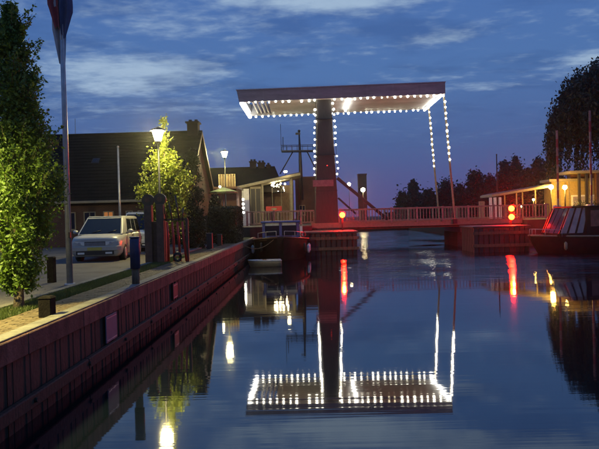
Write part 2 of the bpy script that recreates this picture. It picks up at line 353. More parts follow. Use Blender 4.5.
# clay paver path
S('quay_path', MB().box(-4.80,-4.07,-10,43,q-.3,q-.005), M['grassbase'])
def pavers():
    mb = MB()
    y = 4.0; r = 0
    while y < 40:
        x = -4.79 + (0 if r % 2 else -.1)
        while x < -4.1:
            a, b = max(x, -4.79), min(x+.205, -4.09)
            if b-a > .04:
                dz = random.uniform(-.003, .004)
                mb.box(a+.004, b-.004, y+.004, y+.101, q-.02, q+.006+dz)
            x += .21
        y += .105; r += 1
    o = mb.build('paving_bricks', M['paver'], kind='stuff'); o.parent = bpy.data.objects['quay_path']
pavers()
def litter():
    global rng
    rng = np.random.default_rng(4); n = 520
    y = 5+25*rng.uniform(0, 1, n)**1.5; x = np.where(rng.uniform(0, 1, n) < .6, rng.uniform(-5.4, -4.0, n), rng.uniform(-8.5, -5.6, n))
    pts = np.stack([x, y, np.full(n, q+.018)], 1); a = rng.uniform(0, 6.28, n); s_ = rng.uniform(.02, .045, n)[:, None]
    d1 = np.stack([np.cos(a), np.sin(a), rng.normal(0, .15, n)], 1)*s_; d2 = np.stack([-np.sin(a), np.cos(a), rng.normal(0, .25, n)], 1)*s_*.5
    v = np.stack([pts-d1, pts+d2, pts+d1, pts-d2], 1).reshape(-1, 3)
    me = bpy.data.meshes.new('fallen_leaves'); me.from_pydata(v.tolist(), [], np.arange(4*n).reshape(-1, 4).tolist()); me.materials.append(mat('dry_leaf', (.16,.09,.03), .8, var=.5, scale=3))
    o = bpy.data.objects.new('fallen_leaves', me); C.objects.link(o); o['kind'] = 'stuff'; o['label'] = 'dry fallen leaves scattered over the path and car park'; o['category'] = 'leaves'
litter()

# quay wall: sheet piling, coping blocks, waling
qw = thing('quay_wall', 'long rusty sheet piled quay wall with coping tinted by rust and red signal light along the canal', 'quay wall', (QX, 0, 0))
cp = MB().box(-.25, .03, .006, 1.994, q-.27, q+.02).build('coping_block', M['cope'], qw, bevel=.012)
ct = MB().box(-.25, -.012, .01, 1.99, q+.021, q+.045).build('coping_capping', M['concrete'], qw, bevel=.006)
for k in range(0, 23):
    y = -2+2*k
    dz = random.uniform(-.006, .006)
    if k == 0: cp.location = (0, y, 0); ct.location = (0, y, 0)
    else:
        inst('coping_block', cp.data, qw, (random.uniform(-.004,.004), y, dz)); inst('coping_capping', ct.data, qw, (0, y, dz))
def pile():
    mb = MB(); pr = [(-.02,0),(-.02,.40),(-.035,.42),(-.035,.48),(-.02,.5)]
    for (x0,y0),(x1,y1) in zip(pr, pr[1:]): mb.quad((x0,y0,-1.5),(x1,y1,-1.5),(x1,y1,q-.25),(x0,y0,q-.25))
    mb.box(-.022, -.012, .14, .155, -1.5, q-.28)
    return mb
sp = pile().build('sheet_pile', M['rust'], qw); sp.location = (0,-2,0)
for k in range(1, 92): inst('sheet_pile', sp.data, qw, (random.uniform(-.006,.006), -2+.5*k, 0))
wl = MB().box(.005,.10,.01,3.99,.22,.40).build('waling_beam', M['rust'], qw, bevel=.015); wl.location = (0,-2,0)
for k in range(1, 11): inst('waling_beam', wl.data, qw, (0,-2+4*k,0))
bt = MB().box(0,.0,0,0,0,0); bt = MB().tube([(.10,0,0),(.14,0,0)], .035, 6).build('bolt', M['rust'], qw); bt.location = (0,0,.32)
for k in range(1, 22): inst('bolt', bt.data, qw, (0, 2*k, .32))
S('quay_fill', MB().box(-4.3,-4.02,-12,44,-2,q-.28), M['concrete'])

def wall_sign(Y, z, w, h, label, m):
    t = thing('wall_sign', label, 'sign', (QX+.03, Y, z), 0, 'signs fixed on the quay wall')
    MB().box(0,.02,-w/2,w/2,-h/2,h/2).build('sign_plate', m, t, bevel=.004)
    for z0 in (h/2-.055, -h/2+.035): MB().box(.021,.026,-w/2+.03,w/2-.03,z0,z0+.02).build('border_strip', M['steel'], t)
    for s in (-1,1): MB().box(-.06,.0,s*w*.3-.03,s*w*.3+.03,-h/2-.05,h/2+.05).build('bracket', M['rust'], t)
wall_sign(11.35, .68, .62, .50, 'pale grey-blue sign plate on the quay wall nearest the viewer', M['plaque'])
wall_sign(16.9, .68, .55, .42, 'sign plate coloured by red signal light farther along the quay wall', mat('red_lit_enamel', (.20,.05,.045), .6, var=.1))  # red of the signals put into this plate's colour

# posts and bollards
def bollard(px, py, D, w, h, label, m, capm=None):
    p = at(px, py, D); t = thing('bollard', label, 'bollard', (p.x, D, q), 0, 'timber bollards on the quay')
    MB().box(-w/2,w/2,-w/2,w/2,-.05,h).build('post', m, t, bevel=.012)
    MB().hexa([(-w/2-.01,-w/2-.01,h+.001),(w/2+.01,-w/2-.01,h+.001),(w/2+.01,w/2+.01,h+.001),(-w/2-.01,w/2+.01,h+.001)],
              [(-w/2+.02,-w/2+.02,h+.03),(w/2-.02,-w/2+.02,h+.03),(w/2-.02,w/2-.02,h+.03),(-w/2+.02,w/2-.02,h+.03)]).build('cap', capm or m, t)
    return t
bollard(47.5, 318, 9.45, .20, .31, 'short square dark bollard nearest the viewer at the quay edge', M['charred'], M['charred'])
bollard(52, 283, 14.9, .17, .62, 'black post on the grass verge behind the short bollard', M['charred'])
bollard(210, 252, 30, .28, .75, 'small dark bollard by the quay edge before the hedge', M['dark'])
bollard(220, 250, 33, .24, .6, 'farthest dark bollard beside the hedge foot', M['dark'])
t = thing('mooring_post', 'tall dark blue post with bare timber foot at quay edge', 'post', (AX(136,13.7,286), 13.7, q))
MB().tube([(0,0,-.05),(0,0,.42)], .09, 10).build('timber_foot', M['timber'], t)
MB().tube([(0,0,.40),(0,0,1.06),(0,0,1.10)], [.115,.115,.10], 12).build('blue_sleeve', M['blue'], t)
MB().tube([(0,0,1.101),(0,0,1.13)], [.125,.11], 12).build('cap', M['blue'], t)

# flagpole with limp flag
fb = at(70, 285, 14.3)
t = thing('flagpole', 'tall grey flagpole rising out of the frame beside the near tree', 'flagpole', (fb.x, 14.3, q-.02))
MB().tube([(0,0,0),(0,0,4.2),(-.01,0,8.4)], [.075,.06,.045], 12).build('pole', M['steel'], t)
MB().tube([(0,0,0),(0,0,.06)], [.13,.12], 12).build('foot', M['steel'], t)
MB().tube([(-.01,0,8.4),(-.01,0,8.47)], [.07,.02], 10).build('finial', M['white'], t)
MB().tube([(.06,-.07,1.2),(.05,-.06,4),(.035,-.05,8.3)], .006, 4).build('halyard', M['white'], t)
MB().box(.03,.08,-.09,-.05,1.15,1.28).build('cleat', M['black'], t)
fl = thing('flag', 'limp red white and blue flag hanging against the pole', 'flag', (fb.x, 14.3, q+8.25))
def flag():
    # cloth hangs in folds: three stripes side by side that fall and overlap
    H = 3.15
    def strip(x0, x1, top, bot, ph, dy):
        mb = MB(); n = 8; m_ = 18; vs = []
        for j in range(m_+1):
            s = j/m_; z = -(top+(bot-top)*s)
            spread = math.sin(min(1, s*1.3)*math.pi*.62)*.75+.28
            if s > .72: spread *= 1-(s-.72)*2.0
            for i in range(n+1):
                r = i/n; x = (x0+(x1-x0)*r)*spread; y = dy+.07*math.sin(r*9+ph+s*2.5)*spread+.03*math.sin(s*7+r*3)
                vs.append((x, y, z+.10*math.sin(r*3+ph)*s))
        fs = [(j*(n+1)+i, j*(n+1)+i+1, (j+1)*(n+1)+i+1, (j+1)*(n+1)+i) for j in range(m_) for i in range(n)]
        return mb.add(vs, fs, True)
    strip(-.30, -.02, 0, 2.2, .3, -.10).build('red_stripe', M['flagred'], fl)
    strip(-.22, .08, .1, 3.05, 1.7, .02).build('white_stripe', M['flagwhite'], fl)
    strip(.02, .27, .25, 2.3, 2.9, -.08).build('blue_stripe', M['flagblue'], fl)
    MB().tube([(0,-.05,0),(0,-.05,-2.4)], .012, 5).build('hoist_rope', M['white'], fl)
flag()
pb = at(120, 216, 30)
t = thing('slim_pole', 'slim pale bare pole standing behind the parked silver car', 'pole', (pb.x, 30, q))
MB().tube([(0,0,0),(0,0,5.2)], [.07,.045], 8).build('pole', M['steel'], t)
MB().tube([(0,0,5.2),(0,0,5.27)], [.07,.03], 8).build('cap', M['steel'], t)

# ------------------------------------------------------------------ street lamps
def lamp(loc, label, H=4.95, m='lantern'):
    t = thing('street_lamp', label, 'street lamp', loc, 0, 'lantern street lamps along the quay')
    MB().tube([(0,0,0),(0,0,.9),(0,0,.95),(0,0,H-.62)], [.085,.08,.055,.04], 10).build('pole', M['black'], t)
    MB().tube([(0,0,H-.62),(0,0,H-.55),(0,0,H-.50)], [.05,.10,.12], 8).build('lantern_base', M['black'], t)
    MB().tube([(0,0,H-.50),(0,0,H-.04)], [.115,.25], 8, smooth=False).build('lantern_glass', M[m], t)
    MB().tube([(0,0,H-.10),(0,0,H-.03),(0,0,H+.05),(0,0,H+.08)], [.34,.28,.10,.03], 8, smooth=False).build('lantern_hood', M['black'], t)
    return t
p1 = at(158, 135, 24.3); lamp((p1.x, 24.3, q), 'lit lantern street lamp in front of the yellow lit tree', H=p1.z-q+.26)
p2 = at(224.5, 154, 46.6); lamp((p2.x, 46.6, 1.96), 'lit lantern street lamp beside the slatted roof terrace', H=p2.z-1.96+.26)
t = thing('path_lamp', 'shaded path lamp just outside the frame at the near left', 'street lamp', (-6.1, 7.7, q))
MB().tube([(0,0,0),(0,0,.9),(0,0,.95),(0,0,4.05)], [.085,.08,.055,.04], 10).build('pole', M['black'], t)
MB().tube([(0,0,3.86),(0,0,4.05),(0,0,4.15)], [.30,.30,.05], 14).build('shade', M['black'], t)
MB().tube([(0,0,3.80),(0,0,3.84),(0,0,3.855)], [.12,.26,.27], 14).build('lamp_glass', M['pathlamp'], t)
MB().tube([(.31*math.cos(R(a)), .31*math.sin(R(a)), 3.80) for a in range(0,361,20)], .012, 4, cap=False).build('shade_rim', M['black'], t)
MB().add([(.305*math.cos(R(a)), .305*math.sin(R(a)), z) for z in (3.74,3.88) for a in range(0,360,20)], [(k,(k+1)%18,18+(k+1)%18,18+k) for k in range(18)], True).build('shade_skirt', M['black'], t)

# ------------------------------------------------------------------ trees
def leaves(mb_name, pts, size, m, parent, droop=0.0):
    n = len(pts); nrm = rng.normal(0, 1, (n, 3)); nrm[:, 2] += .3; nrm /= np.linalg.norm(nrm, axis=1)[:, None]
    a = rng.normal(0, 1, (n, 3)); a[:, 2] -= droop; a -= (a*nrm).sum(1)[:, None]*nrm; a /= np.linalg.norm(a, axis=1)[:, None]; b = np.cross(nrm, a)
    s = size*rng.uniform(.4, 1.45, n)[:, None]
    v = np.stack([pts-a*s*.5, pts+b*s*.30+nrm*s*.06, pts+a*s*.6, pts-b*s*.30+nrm*s*.06], 1).reshape(-1, 3)
    me = bpy.data.meshes.new(mb_name); me.from_pydata(v.tolist(), [], np.arange(4*n).reshape(-1, 4).tolist()); me.materials.append(m)
    o = bpy.data.objects.new(mb_name, me); C.objects.link(o); o.parent = parent; o['kind'] = 'stuff'; return o
def tree(name, label, loc, H, trunk_h, rfun, n, leaf, m, bark, seed, clumps=60, trunk_r=.09, group=None, clump_r=.2, cat='tree', limbs=10, shoots=0, sparse=2):
    global rng
    rng = np.random.default_rng(seed); random.seed(seed)
    t = thing(name, label, cat, loc, 0, group)
    mb = MB(); mb.tube([(0,0,-.05),(.02,0,trunk_h*.6),(0,.02,trunk_h+.3),(0,0,H*.93)], [trunk_r*1.25, trunk_r, trunk_r*.85, trunk_r*.15], 8)
    mb.build('trunk', bark, t)
    lb = MB(); pts = []
    for k in range(clumps):
        f = rng.uniform(0, 1); z = trunk_h+(H-trunk_h)*f; r = rfun(f)
        if f > sparse and rng.uniform() < .72: continue
        a = rng.uniform(0, 6.283); rr = r*math.sqrt(rng.uniform(.05, 1))
        c = np.array([rr*math.cos(a), rr*math.sin(a), z]); k_n = int(n/clumps*rng.uniform(.5, 1.5))
        cr = clump_r*rng.uniform(.6, 1.4)*(.25+.75*min(1, r/.6))
        pts.append(c+rng.normal(0, 1, (k_n, 3))*np.array([cr*.6, cr*.6, cr*.9]))
        if rr > .15 and k % max(1, clumps//limbs) == 0:
            z0 = max(trunk_h*.7, z-rr*1.2-.2); lb.tube([(0,0,z0), (c[0]*.5, c[1]*.5, (z0+z)/2+.05*r), tuple(c)], [trunk_r*.4, trunk_r*.25, trunk_r*.08], 5)
    for k in range(shoots):
        f = rng.uniform(.04, .97); r0 = rfun(f); a = rng.uniform(0, 6.283); z = trunk_h+(H-trunk_h)*f; ln = rng.uniform(.25, .6)
        p0 = np.array([r0*.75*math.cos(a), r0*.75*math.sin(a), z]); dv = np.array([math.cos(a)*.6, math.sin(a)*.6, rng.uniform(.5, 1.3)]); dv /= np.linalg.norm(dv)
        m_ = int(ln*60); ss = rng.uniform(0, 1, m_)[:, None]; pts.append(p0+dv*ss*ln+rng.normal(0, .035, (m_, 3))*(1.3-ss))
        lb.tube([tuple(p0), tuple(p0+dv*ln)], [.008, .003], 3)
    bo = lb.build('branches', bark, t)
    leaves('crown', np.concatenate(pts), leaf, m, t); return t
def rf1(f):
    w = .77*min(1, .30+f/.30*.70)
    return w*(1 if f < .40 else 1-(f-.40)/.22*.45 if f < .62 else .55*(1-(f-.62)/.38)**.6+.03)
tp = at(14, 304, 9.6)
tree('hornbeam_tree', 'tall upright near tree with lamp lit green lower leaves', (tp.x-.42, 10.6, q-.02), 5.35, .38, rf1, 44000, .060, M['leaf'], M['bark'], 3, clumps=210, trunk_r=.085, clump_r=.17, limbs=40, shoots=170)
def rf2(f): return 1.12*min(1, .5+f*2)*(1 if f < .50 else max(.06, 1-(f-.50)/.24))
tp2 = at(171, 240, 27)
tree('hornbeam_tree', 'round yellow green tree glowing behind the first street lamp', (tp2.x, 26.2, q), 6.0, .9, rf2, 20000, .10, M['leafy'], M['bark'], 5, clumps=130, trunk_r=.09, clump_r=.24, limbs=30, shoots=70, sparse=.68)
def rfc(f): return .45+.15*math.sin(f*5)
tpc = at(198, 240, 32)
tree('cypress_tree', 'dark slim evergreen standing right of the yellow green tree', (tpc.x, 31, q), 5.0, .1, lambda f: .62*(1-f*.75)+.05, 12000, .11, M['leafd'], M['barkdark'], 8, clumps=90, clump_r=.2)

# dark clipped hedge and dome bush by the bridge foot
def bush(name, label, x0, x1, y0, y1, z1, n, seed, dome=False, cat='hedge'):
    r = np.random.default_rng(seed); cx, cy = (x0+x1)/2, (y0+y1)/2
    t = thing(name, label, cat, (cx, cy, q))
    u = r.uniform(-1, 1, (n, 3))
    if dome:
        d = r.normal(0, 1, (n, 3)); d /= np.linalg.norm(d, axis=1)[:, None]; d[:, 2] = np.abs(d[:, 2]); rad = r.uniform(.8, 1.04, n)[:, None]
        pts = d*rad*np.array([(x1-x0)/2, (y1-y0)/2, z1])
    else:
        k = r.integers(0, 3, n); sgn = np.sign(u[np.arange(n), k]); u[np.arange(n), k] = sgn*r.uniform(.9, 1.04, n)
        pts = u*np.array([(x1-x0)/2, (y1-y0)/2, z1/2]); pts[:, 2] += z1/2
        pts[:, 2] = np.maximum(pts[:, 2], .02)
    core = MB()
    if dome: core.ball((0,0,.0), 1, 10, 8); core.v = [(x*(x1-x0)*.42, y*(y1-y0)*.42, max(0, z)*z1*.85) for x, y, z in core.v]
    else: core.box((x0-x1)*.44, (x1-x0)*.44, (y0-y1)*.44, (y1-y0)*.44, 0, z1*.9)
    core.build('branches', M['barkdark'], t)
    global rng; rng = r
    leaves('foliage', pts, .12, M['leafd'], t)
hx0, hx1 = AX(212, 36), AX(238, 36)
bush('clipped_hedge', 'black clipped block of hedge at the left bridge foot', hx0, hx1, 35.2, 38.5, 2.15, 9000, 21)
bush('clipped_hedge', 'lower dark hedge running left from the block of hedge', AX(180,37), hx0-.1, 35.5, 37.5, 1.6, 9000, 22)
bush('dome_bush', 'dome shaped clipped bush rising behind the hedge', AX(205,39), AX(224,39), 38.8, 40.2, 3.05, 5000, 23, True, 'bush')

# ------------------------------------------------------------------ cars
def car(label, loc, rz, paint, L=4.6, W=1.82, H=1.70, hood=1.0):
    t = thing('parked_car', label, 'car', loc, rz, 'cars parked behind the quay')
    hw = W/2
    def ring(y, w, zb, zt, crown=.03):
        half = [(0,zb),(w*.86,zb),(w*.97,zb+.12),(w,zb+.35),(w*.985,zt-.14),(w*.93,zt-.02),(w*.6,zt+crown*.7),(0,zt+crown)]
        return [(x, y, z) for x, z in half]+[(-x, y, z) for x, z in half[-2:0:-1]]
    st = [(0,.84,.30,.82),(.03,.91,.24,.87),(.10,.955,.20,.91),(.35,.985,.20,.96),(.8,1,.20,.99*hood),(1.05,1,.20,1.03),(2.2,1,.2,1.05),(3.6,1,.2,1.06),(4.3,.98,.22,1.05),(4.5,.94,.28,1.02),(4.6,.88,.34,.95)]
    body = MB(); body.loft([ring(y*L/4.6, w*hw, zb, zt) for y, w, zb, zt in st]); body.build('body', paint, t)
    k = L/4.6
    gh = MB()
    def gring(y, w, z): return [(x*w*hw, y*k, z) for x in (-1, -.5, .5, 1)]
    z0 = 1.02
    b = [(-.92*hw,.74*k,z0-.02),(.92*hw,.74*k,z0-.02),(.965*hw,1.4*k,z0),(.955*hw,4.2*k,z0),(.86*hw,4.52*k,z0),(-.86*hw,4.52*k,z0),(-.955*hw,4.2*k,z0),(-.965*hw,1.4*k,z0)]
    tp_ = [(-.74*hw,1.62*k,H-.05),(.74*hw,1.62*k,H-.05),(.82*hw,1.85*k,H-.04),(.82*hw,4.05*k,H-.04),(.76*hw,4.25*k,H-.07),(-.76*hw,4.25*k,H-.07),(-.82*hw,4.05*k,H-.04),(-.82*hw,1.85*k,H-.04)]
    gh.hexa(b, tp_)
    r2 = [(x*.88, y, z+.045) for x, y, z in tp_]; gh.hexa([(x, y, z) for x, y, z in tp_], r2)
    gh.build('cabin', paint, t, bevel=.018)
    def lerp(p, q_, s): return Vector(p).lerp(Vector(q_), s)
    def pane(bl, br, tr, tl, off, name, i0=.06, i1=.90, j=.04, m=M['glass']):
        A, B, C_, D_ = [Vector(p) for p in (bl, br, tr, tl)]; nn = (B-A).cross(D_-A).normalized()*off
        P = lambda s, u: A.lerp(B, s).lerp(D_.lerp(C_, s), u)+nn
        q0 = [P(j, i0), P(1-j, i0), P(1-j, i1), P(j, i1)]
        MB().hexa([v-nn*1.2 for v in q0], q0).build(name, m, t)
    pane(b[0], b[1], tp_[1], tp_[0], .012, 'windscreen', .05, .93, .035)
    for s in (0, 1):
        A, B, TA, TB = (b[2], b[3], tp_[2], tp_[3]) if s == 0 else (b[6], b[7], tp_[6], tp_[7])
        A, B, TA, TB = map(Vector, (A, B, TA, TB))
        for u0, u1 in ((.02,.34),(.37,.66),(.69,.98)):
            pane(A.lerp(B, u0), A.lerp(B, u1), TA.lerp(TB, u1), TA.lerp(TB, u0), .012, 'side_window', .1, .88, .03)
    pane(b[4], b[5], tp_[5], tp_[4], .012, 'rear_window', .1, .85, .08)
    lens = mat('headlight_glass', (.75,.72,.62), .15, var=.1)
    for s in (-1, 1):
        MB().hexa([(s*.42*hw,-.012,.62),(s*.84*hw,-.004,.62),(s*.93*hw,.07,.64),(s*.93*hw,.07,.75),(s*.84*hw,-.004,.78),(s*.42*hw,-.012,.75)], [(s*.42*hw,.03,.62),(s*.84*hw,.04,.62),(s*.9*hw,.12,.64),(s*.9*hw,.12,.75),(s*.84*hw,.04,.78),(s*.42*hw,.03,.75)]).build('headlight', lens, t)
        MB().tube([(s*.62*hw,-.016,.69),(s*.62*hw,.0,.69)], .055, 10).build('bulb_bowl', M['steel'], t)
        mi = MB().ball((s*(hw+.14), 1.28*k, 1.10), .11, 8, 6, .8); mi.bar((s*hw*.95,1.3*k,1.04),(s*(hw+.1),1.3*k,1.07),.05); mi.build('wing_mirror', paint, t)
        MB().box(s*.55*hw-.12, s*.55*hw+.12, -.05, .02, .30, .37).build('fog_lamp', lens, t)
        for y in (.92*k, 3.72*k):
            w = MB().tube([(s*(hw-.20),y,.32),(s*(hw-.01),y,.32),(s*(hw+.012),y,.32)], [.32,.32,.28], 18).build('wheel', M['rubber'], t)
            MB().tube([(s*(hw+.008),y,.32),(s*(hw+.022),y,.32)], [.20,.17], 12).build('hubcap', M['steel'], w)
    g_ = MB()
    for z in (.625,.665,.705): MB().box(-.40*hw,.40*hw,-.022,-.009,z,z+.02).build('grille_bar', M['steel'], t); MB().box(-.41*hw,.41*hw,-.008,.06,.61,.755).build('grille_recess', M['black'], t)
    MB().hexa([(-.88*hw,-.05,.42),(.88*hw,-.05,.42),(1.0*hw,.14,.42),(-1.0*hw,.14,.42)], [(-.88*hw,-.06,.58),(.88*hw,-.06,.58),(1.01*hw,.14,.58),(-1.01*hw,.14,.58)]).build('bumper', paint, t, bevel=.01)
    MB().box(-.75*hw,.75*hw,-.03,.1,.27,.415).build('air_intake', M['black'], t)
    MB().box(-.26,.26,-.085,-.06,.44,.55).build('number_plate', mat('plate_yellow', (.5,.4,.06), .4, var=.05), t)
    for s in (-1, 1):
        MB().tube([(s*.30,.80*k,1.07),(s*.30+.30,.90*k,1.16)], .012, 4).build('wiper', M['black'], t)
        MB().box(s*(hw+.004)-.004,s*(hw+.004)+.004,1.35*k,1.36*k,.40,1.0).build('door_seam', M['black'], t); MB().box(s*(hw+.004)-.004,s*(hw+.004)+.004,2.5*k,2.51*k,.40,1.0).build('door_seam', M['black'], t); MB().box(s*(hw+.012)-.012,s*(hw+.012)+.012,2.2*k,2.42*k,.90,.94).build('door_handle', M['black'], t)
        MB().box(s*.33-.13,s*.33+.13,1.95*k,2.1*k,.95,1.32).build('front_seat', M['black'], t)
    return t
cp_ = at(95.5, 262, 22)
car('silver people carrier parked facing the viewer beside the flagpole', (cp_.x, 22, q), R(5), M['carpaint'])
c2 = at(134, 250, 28.3)
car('white van parked half hidden behind the silver people carrier', (c2.x, 28.3, q), R(3), M['vanpaint'], 4.8, 1.9, 1.92)

# ------------------------------------------------------------------ red pole rack at the quay edge
rk = at(156, 264, 21)
t = thing('pole_rack', 'dark timber rack with round heads and four red boat poles at quay edge', 'rack', (rk.x, 21, q))
k_ = 21/600
for dx, h in ((-.21, 2.20), (.21, 2.22)):
    MB().box(dx-.13, dx+.13, -.13, .13, -.02, h-.18).build('timber_post', M['brown'], t, bevel=.015)
    MB().tube([(dx,-.09,h),(dx,.09,h)], .21, 16).build('round_head', M['black'], t)
    MB().tube([(dx,-.10,h),(dx,-.13,h)], .09, 10).build('hub', M['brown'], t)
MB().box(-.36, .36, .02, .28, 0, 1.45).build('board', M['brown'], t, bevel=.01)
MB().bar((.30,.05,1.50),(1.15,.05,1.50),.07).build('crossbar', M['brown'], t)
MB().bar((1.12,.05,0),(1.12,.05,1.50),.09).build('end_post', M['brown'], t)
for i, dx in enumerate((.46,.64,.82,1.0)):
    po = MB().tube([(dx+.03*i,-.05,.03),(dx,-.02,.95),(dx-.03,.0,1.42)], [.045,.04,.035], 8).build('red_pole', M['red'], t)
for (x0, z0, x1, z1) in ((.42,1.45,.25,2.4),(.62,1.45,.50,2.1),(.86,1.45,.74,2.35),(.98,1.45,1.0,1.9)):
    MB().tube([(x0,.02,z0),(x1,.02,z1)], .028, 6).build('black_rod', M['black'], t)
mb = MB()
for j in range(3): mb.tube([(.80+.13*math.cos(a), -.15, .16+j*.03+.13*math.sin(a)) for a in [R(d) for d in range(0, 361, 30)]], .025, 6)
mb.build('rope_coil', M['black'], t)

# ------------------------------------------------------------------ left building (long brick house, dark tiled roof)
D0, D1 = 36.0, 46.0; Dm = 41.0; gx = -7.25; lx = -26
ez = AZ(191, D0); rz_ = AZ(131.2, Dm)
hb = thing('brick_house', 'long low brick house with huge dark tiled roof behind the cars', 'house', (lx, D0, q))
def hp(x, y, z): return (x-lx, y-D0, z-q)
w = MB(); w.add([hp(lx,D0,0+q),hp(gx,D0,q),hp(gx,D0,ez),hp(lx,D0,ez)], [(0,1,2,3)]); w.build('wall', M['brick'], hb)
w = MB(); w.add([hp(gx,D0,q),hp(gx,D1,q),hp(gx,D1,ez),hp(gx,Dm,rz_-.1),hp(gx,D0,ez)], [(0,1,2,3,4)])
w.add([hp(lx,D0,q),hp(lx,D1,q),hp(lx,D1,ez),hp(lx,Dm,rz_-.1),hp(lx,D0,ez)], [(0,1,2,3,4)]); w.add([hp(lx,D1,q),hp(gx,D1,q),hp(gx,D1,ez),hp(lx,D1,ez)], [(0,1,2,3)])
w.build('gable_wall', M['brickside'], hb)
roof = MB(); th = .14
def slab(mb, a, b, c, d, n, th): mb.hexa([Vector(p) for p in (a,b,c,d)], [Vector(p)+Vector(n)*th for p in (a,b,c,d)])
sl = (rz_-ez)/(Dm-D0); nrm = Vector((0,-sl,1)).normalized()
slab(roof, hp(lx-.3,D0-.45,ez-.45*sl), hp(gx+.22,D0-.45,ez-.45*sl), hp(gx+.22,Dm,rz_), hp(lx-.3,Dm,rz_), nrm, th)
nrm2 = Vector((0,sl,1)).normalized()
slab(roof, hp(lx-.3,Dm,rz_), hp(gx+.22,Dm,rz_), hp(gx+.22,D1+.45,ez-.45*sl), hp(lx-.3,D1+.45,ez-.45*sl), nrm2, th)
rf = roof.build('roof', M['roof'], hb)
MB().tube([hp(lx-.3,Dm,rz_+.14), hp(gx+.25,Dm,rz_+.14)], .13, 8).build('ridge_tiles', M['roof'], rf)
b_ = MB(); b_.hexa([hp(gx+.225,D0-.45,ez-.45*sl-.06),hp(gx+.265,D0-.45,ez-.45*sl-.06),hp(gx+.265,D0-.45,ez-.45*sl+.2),hp(gx+.225,D0-.45,ez-.45*sl+.2)],
    [hp(gx+.225,Dm,rz_-.06),hp(gx+.265,Dm,rz_-.06),hp(gx+.265,Dm,rz_+.2),hp(gx+.225,Dm,rz_+.2)])
b_.hexa([hp(gx+.225,Dm,rz_-.06),hp(gx+.265,Dm,rz_-.06),hp(gx+.265,Dm,rz_+.2),hp(gx+.225,Dm,rz_+.2)], [hp(gx+.225,D1+.45,ez-.45*sl-.06),hp(gx+.265,D1+.45,ez-.45*sl-.06),hp(gx+.265,D1+.45,ez-.45*sl+.2),hp(gx+.225,D1+.45,ez-.45*sl+.2)])
b_.build('verge_board', M['brown'], rf)
gz = ez-.45*sl
MB().box(0,gx-lx+.3,-.60,-.47,gz-q-.02,gz-q+.13).build('gutter', M['cream'], hb, bevel=.02)
# skylight, chimney
def on_roof(x, s, off): y = D0+(Dm-D0)*s; return Vector(hp(x, y, ez+(rz_-ez)*s))+nrm*off
sx = at(97, 171, 38.7).x
sk = MB().hexa([on_roof(sx-.24,.49,.14),on_roof(sx+.24,.49,.14),on_roof(sx+.24,.57,.14),on_roof(sx-.24,.57,.14)], [on_roof(sx-.24,.49,.21),on_roof(sx+.24,.49,.21),on_roof(sx+.24,.57,.21),on_roof(sx-.24,.57,.21)]).build('skylight', M['black'], rf)
for i in range(1, 21):
    f0 = -.09+i/21*1.08; MB().hexa([on_roof(lx-.3,f0,.141),on_roof(gx+.22,f0,.141),on_roof(gx+.22,f0+.045,.141),on_roof(lx-.3,f0+.045,.141)], [on_roof(lx-.3,f0,.165),on_roof(gx+.22,f0,.165),on_roof(gx+.22,f0+.045,.150),on_roof(lx-.3,f0+.045,.150)]).build('tile_course', M['roof'], rf)
MB().hexa([on_roof(sx-.20,.50,.211),on_roof(sx+.20,.50,.211),on_roof(sx+.20,.56,.211),on_roof(sx-.20,.56,.211)], [on_roof(sx-.20,.50,.22),on_roof(sx+.20,.50,.22),on_roof(sx+.20,.56,.22),on_roof(sx-.20,.56,.22)]).build('pane', M['glass'], hb)
cx = at(193.5, 130, Dm).x
ch = MB().box(cx-lx-.36,cx-lx+.36,Dm-D0-.4,Dm-D0+.4,rz_-q-.5,rz_-q+.72).build('chimney', M['brickdark'], hb)
MB().box(cx-lx-.46,cx-lx+.46,Dm-D0-.5,Dm-D0+.5,rz_-q+.721,rz_-q+.83).build('chimney_cap', M['brickdark'], ch)
for dx in (-.2,.2): MB().tube([(cx-lx+dx,5,rz_-q+.83),(cx-lx+dx,5,rz_-q+1.0)], .12, 8).build('chimney_pot', M['dark'], ch)
MB().tube([hp(at(75,120,Dm).x,Dm,rz_),hp(at(75,120,Dm).x,Dm,rz_+1.3)], .02, 4).build('aerial', M['steel'], hb)
# windows and door under the eaves
def window(parent, x0, x1, z0, z1, D, lit=None, bars=1, frame='cream'):
    o, a = ORG[parent.name]
    f = MB(); w_ = .06
    X0, X1, Y = x0-o[0], x1-o[0], D-o[1]; Z0, Z1 = z0-o[2], z1-o[2]
    f.box(X0,X0+w_,Y-.08,Y+.02,Z0,Z1); f.box(X1-w_,X1,Y-.08,Y+.02,Z0,Z1); f.box(X0+w_,X1-w_,Y-.08,Y+.02,Z0,Z0+w_); f.box(X0+w_,X1-w_,Y-.08,Y+.02,Z1-w_,Z1)
    for i in range(1, bars+1):
        xx = X0+(X1-X0)*i/(bars+1); f.box(xx-.025,xx+.025,Y-.075,Y+.0,Z0+w_,Z1-w_)
    fr = f.build('window', M[frame], parent)
    MB().box(X0+w_,X1-w_,Y-.04,Y-.03,Z0+w_,Z1-w_).build('pane', lit or M['glass'], fr)
    MB().box(X0-.06,X1+.06,Y-.16,Y+.0,Z0-.08,Z0-.002).build('sill', M['concrete'], fr)
for (a, b, lit) in ((66,76,None),(84,96,None),(103.5,114,M['winwarm']),(126,133,None),(138,146,None),(160,170,None)):
    window(hb, AX(a,D0), AX(b,D0), q+1.02, q+2.1, D0, lit)
dr = MB().box(AX(117,D0)-lx,AX(123,D0)-lx,-.05,.02,0,2.0).build('door', M['brown'], hb)

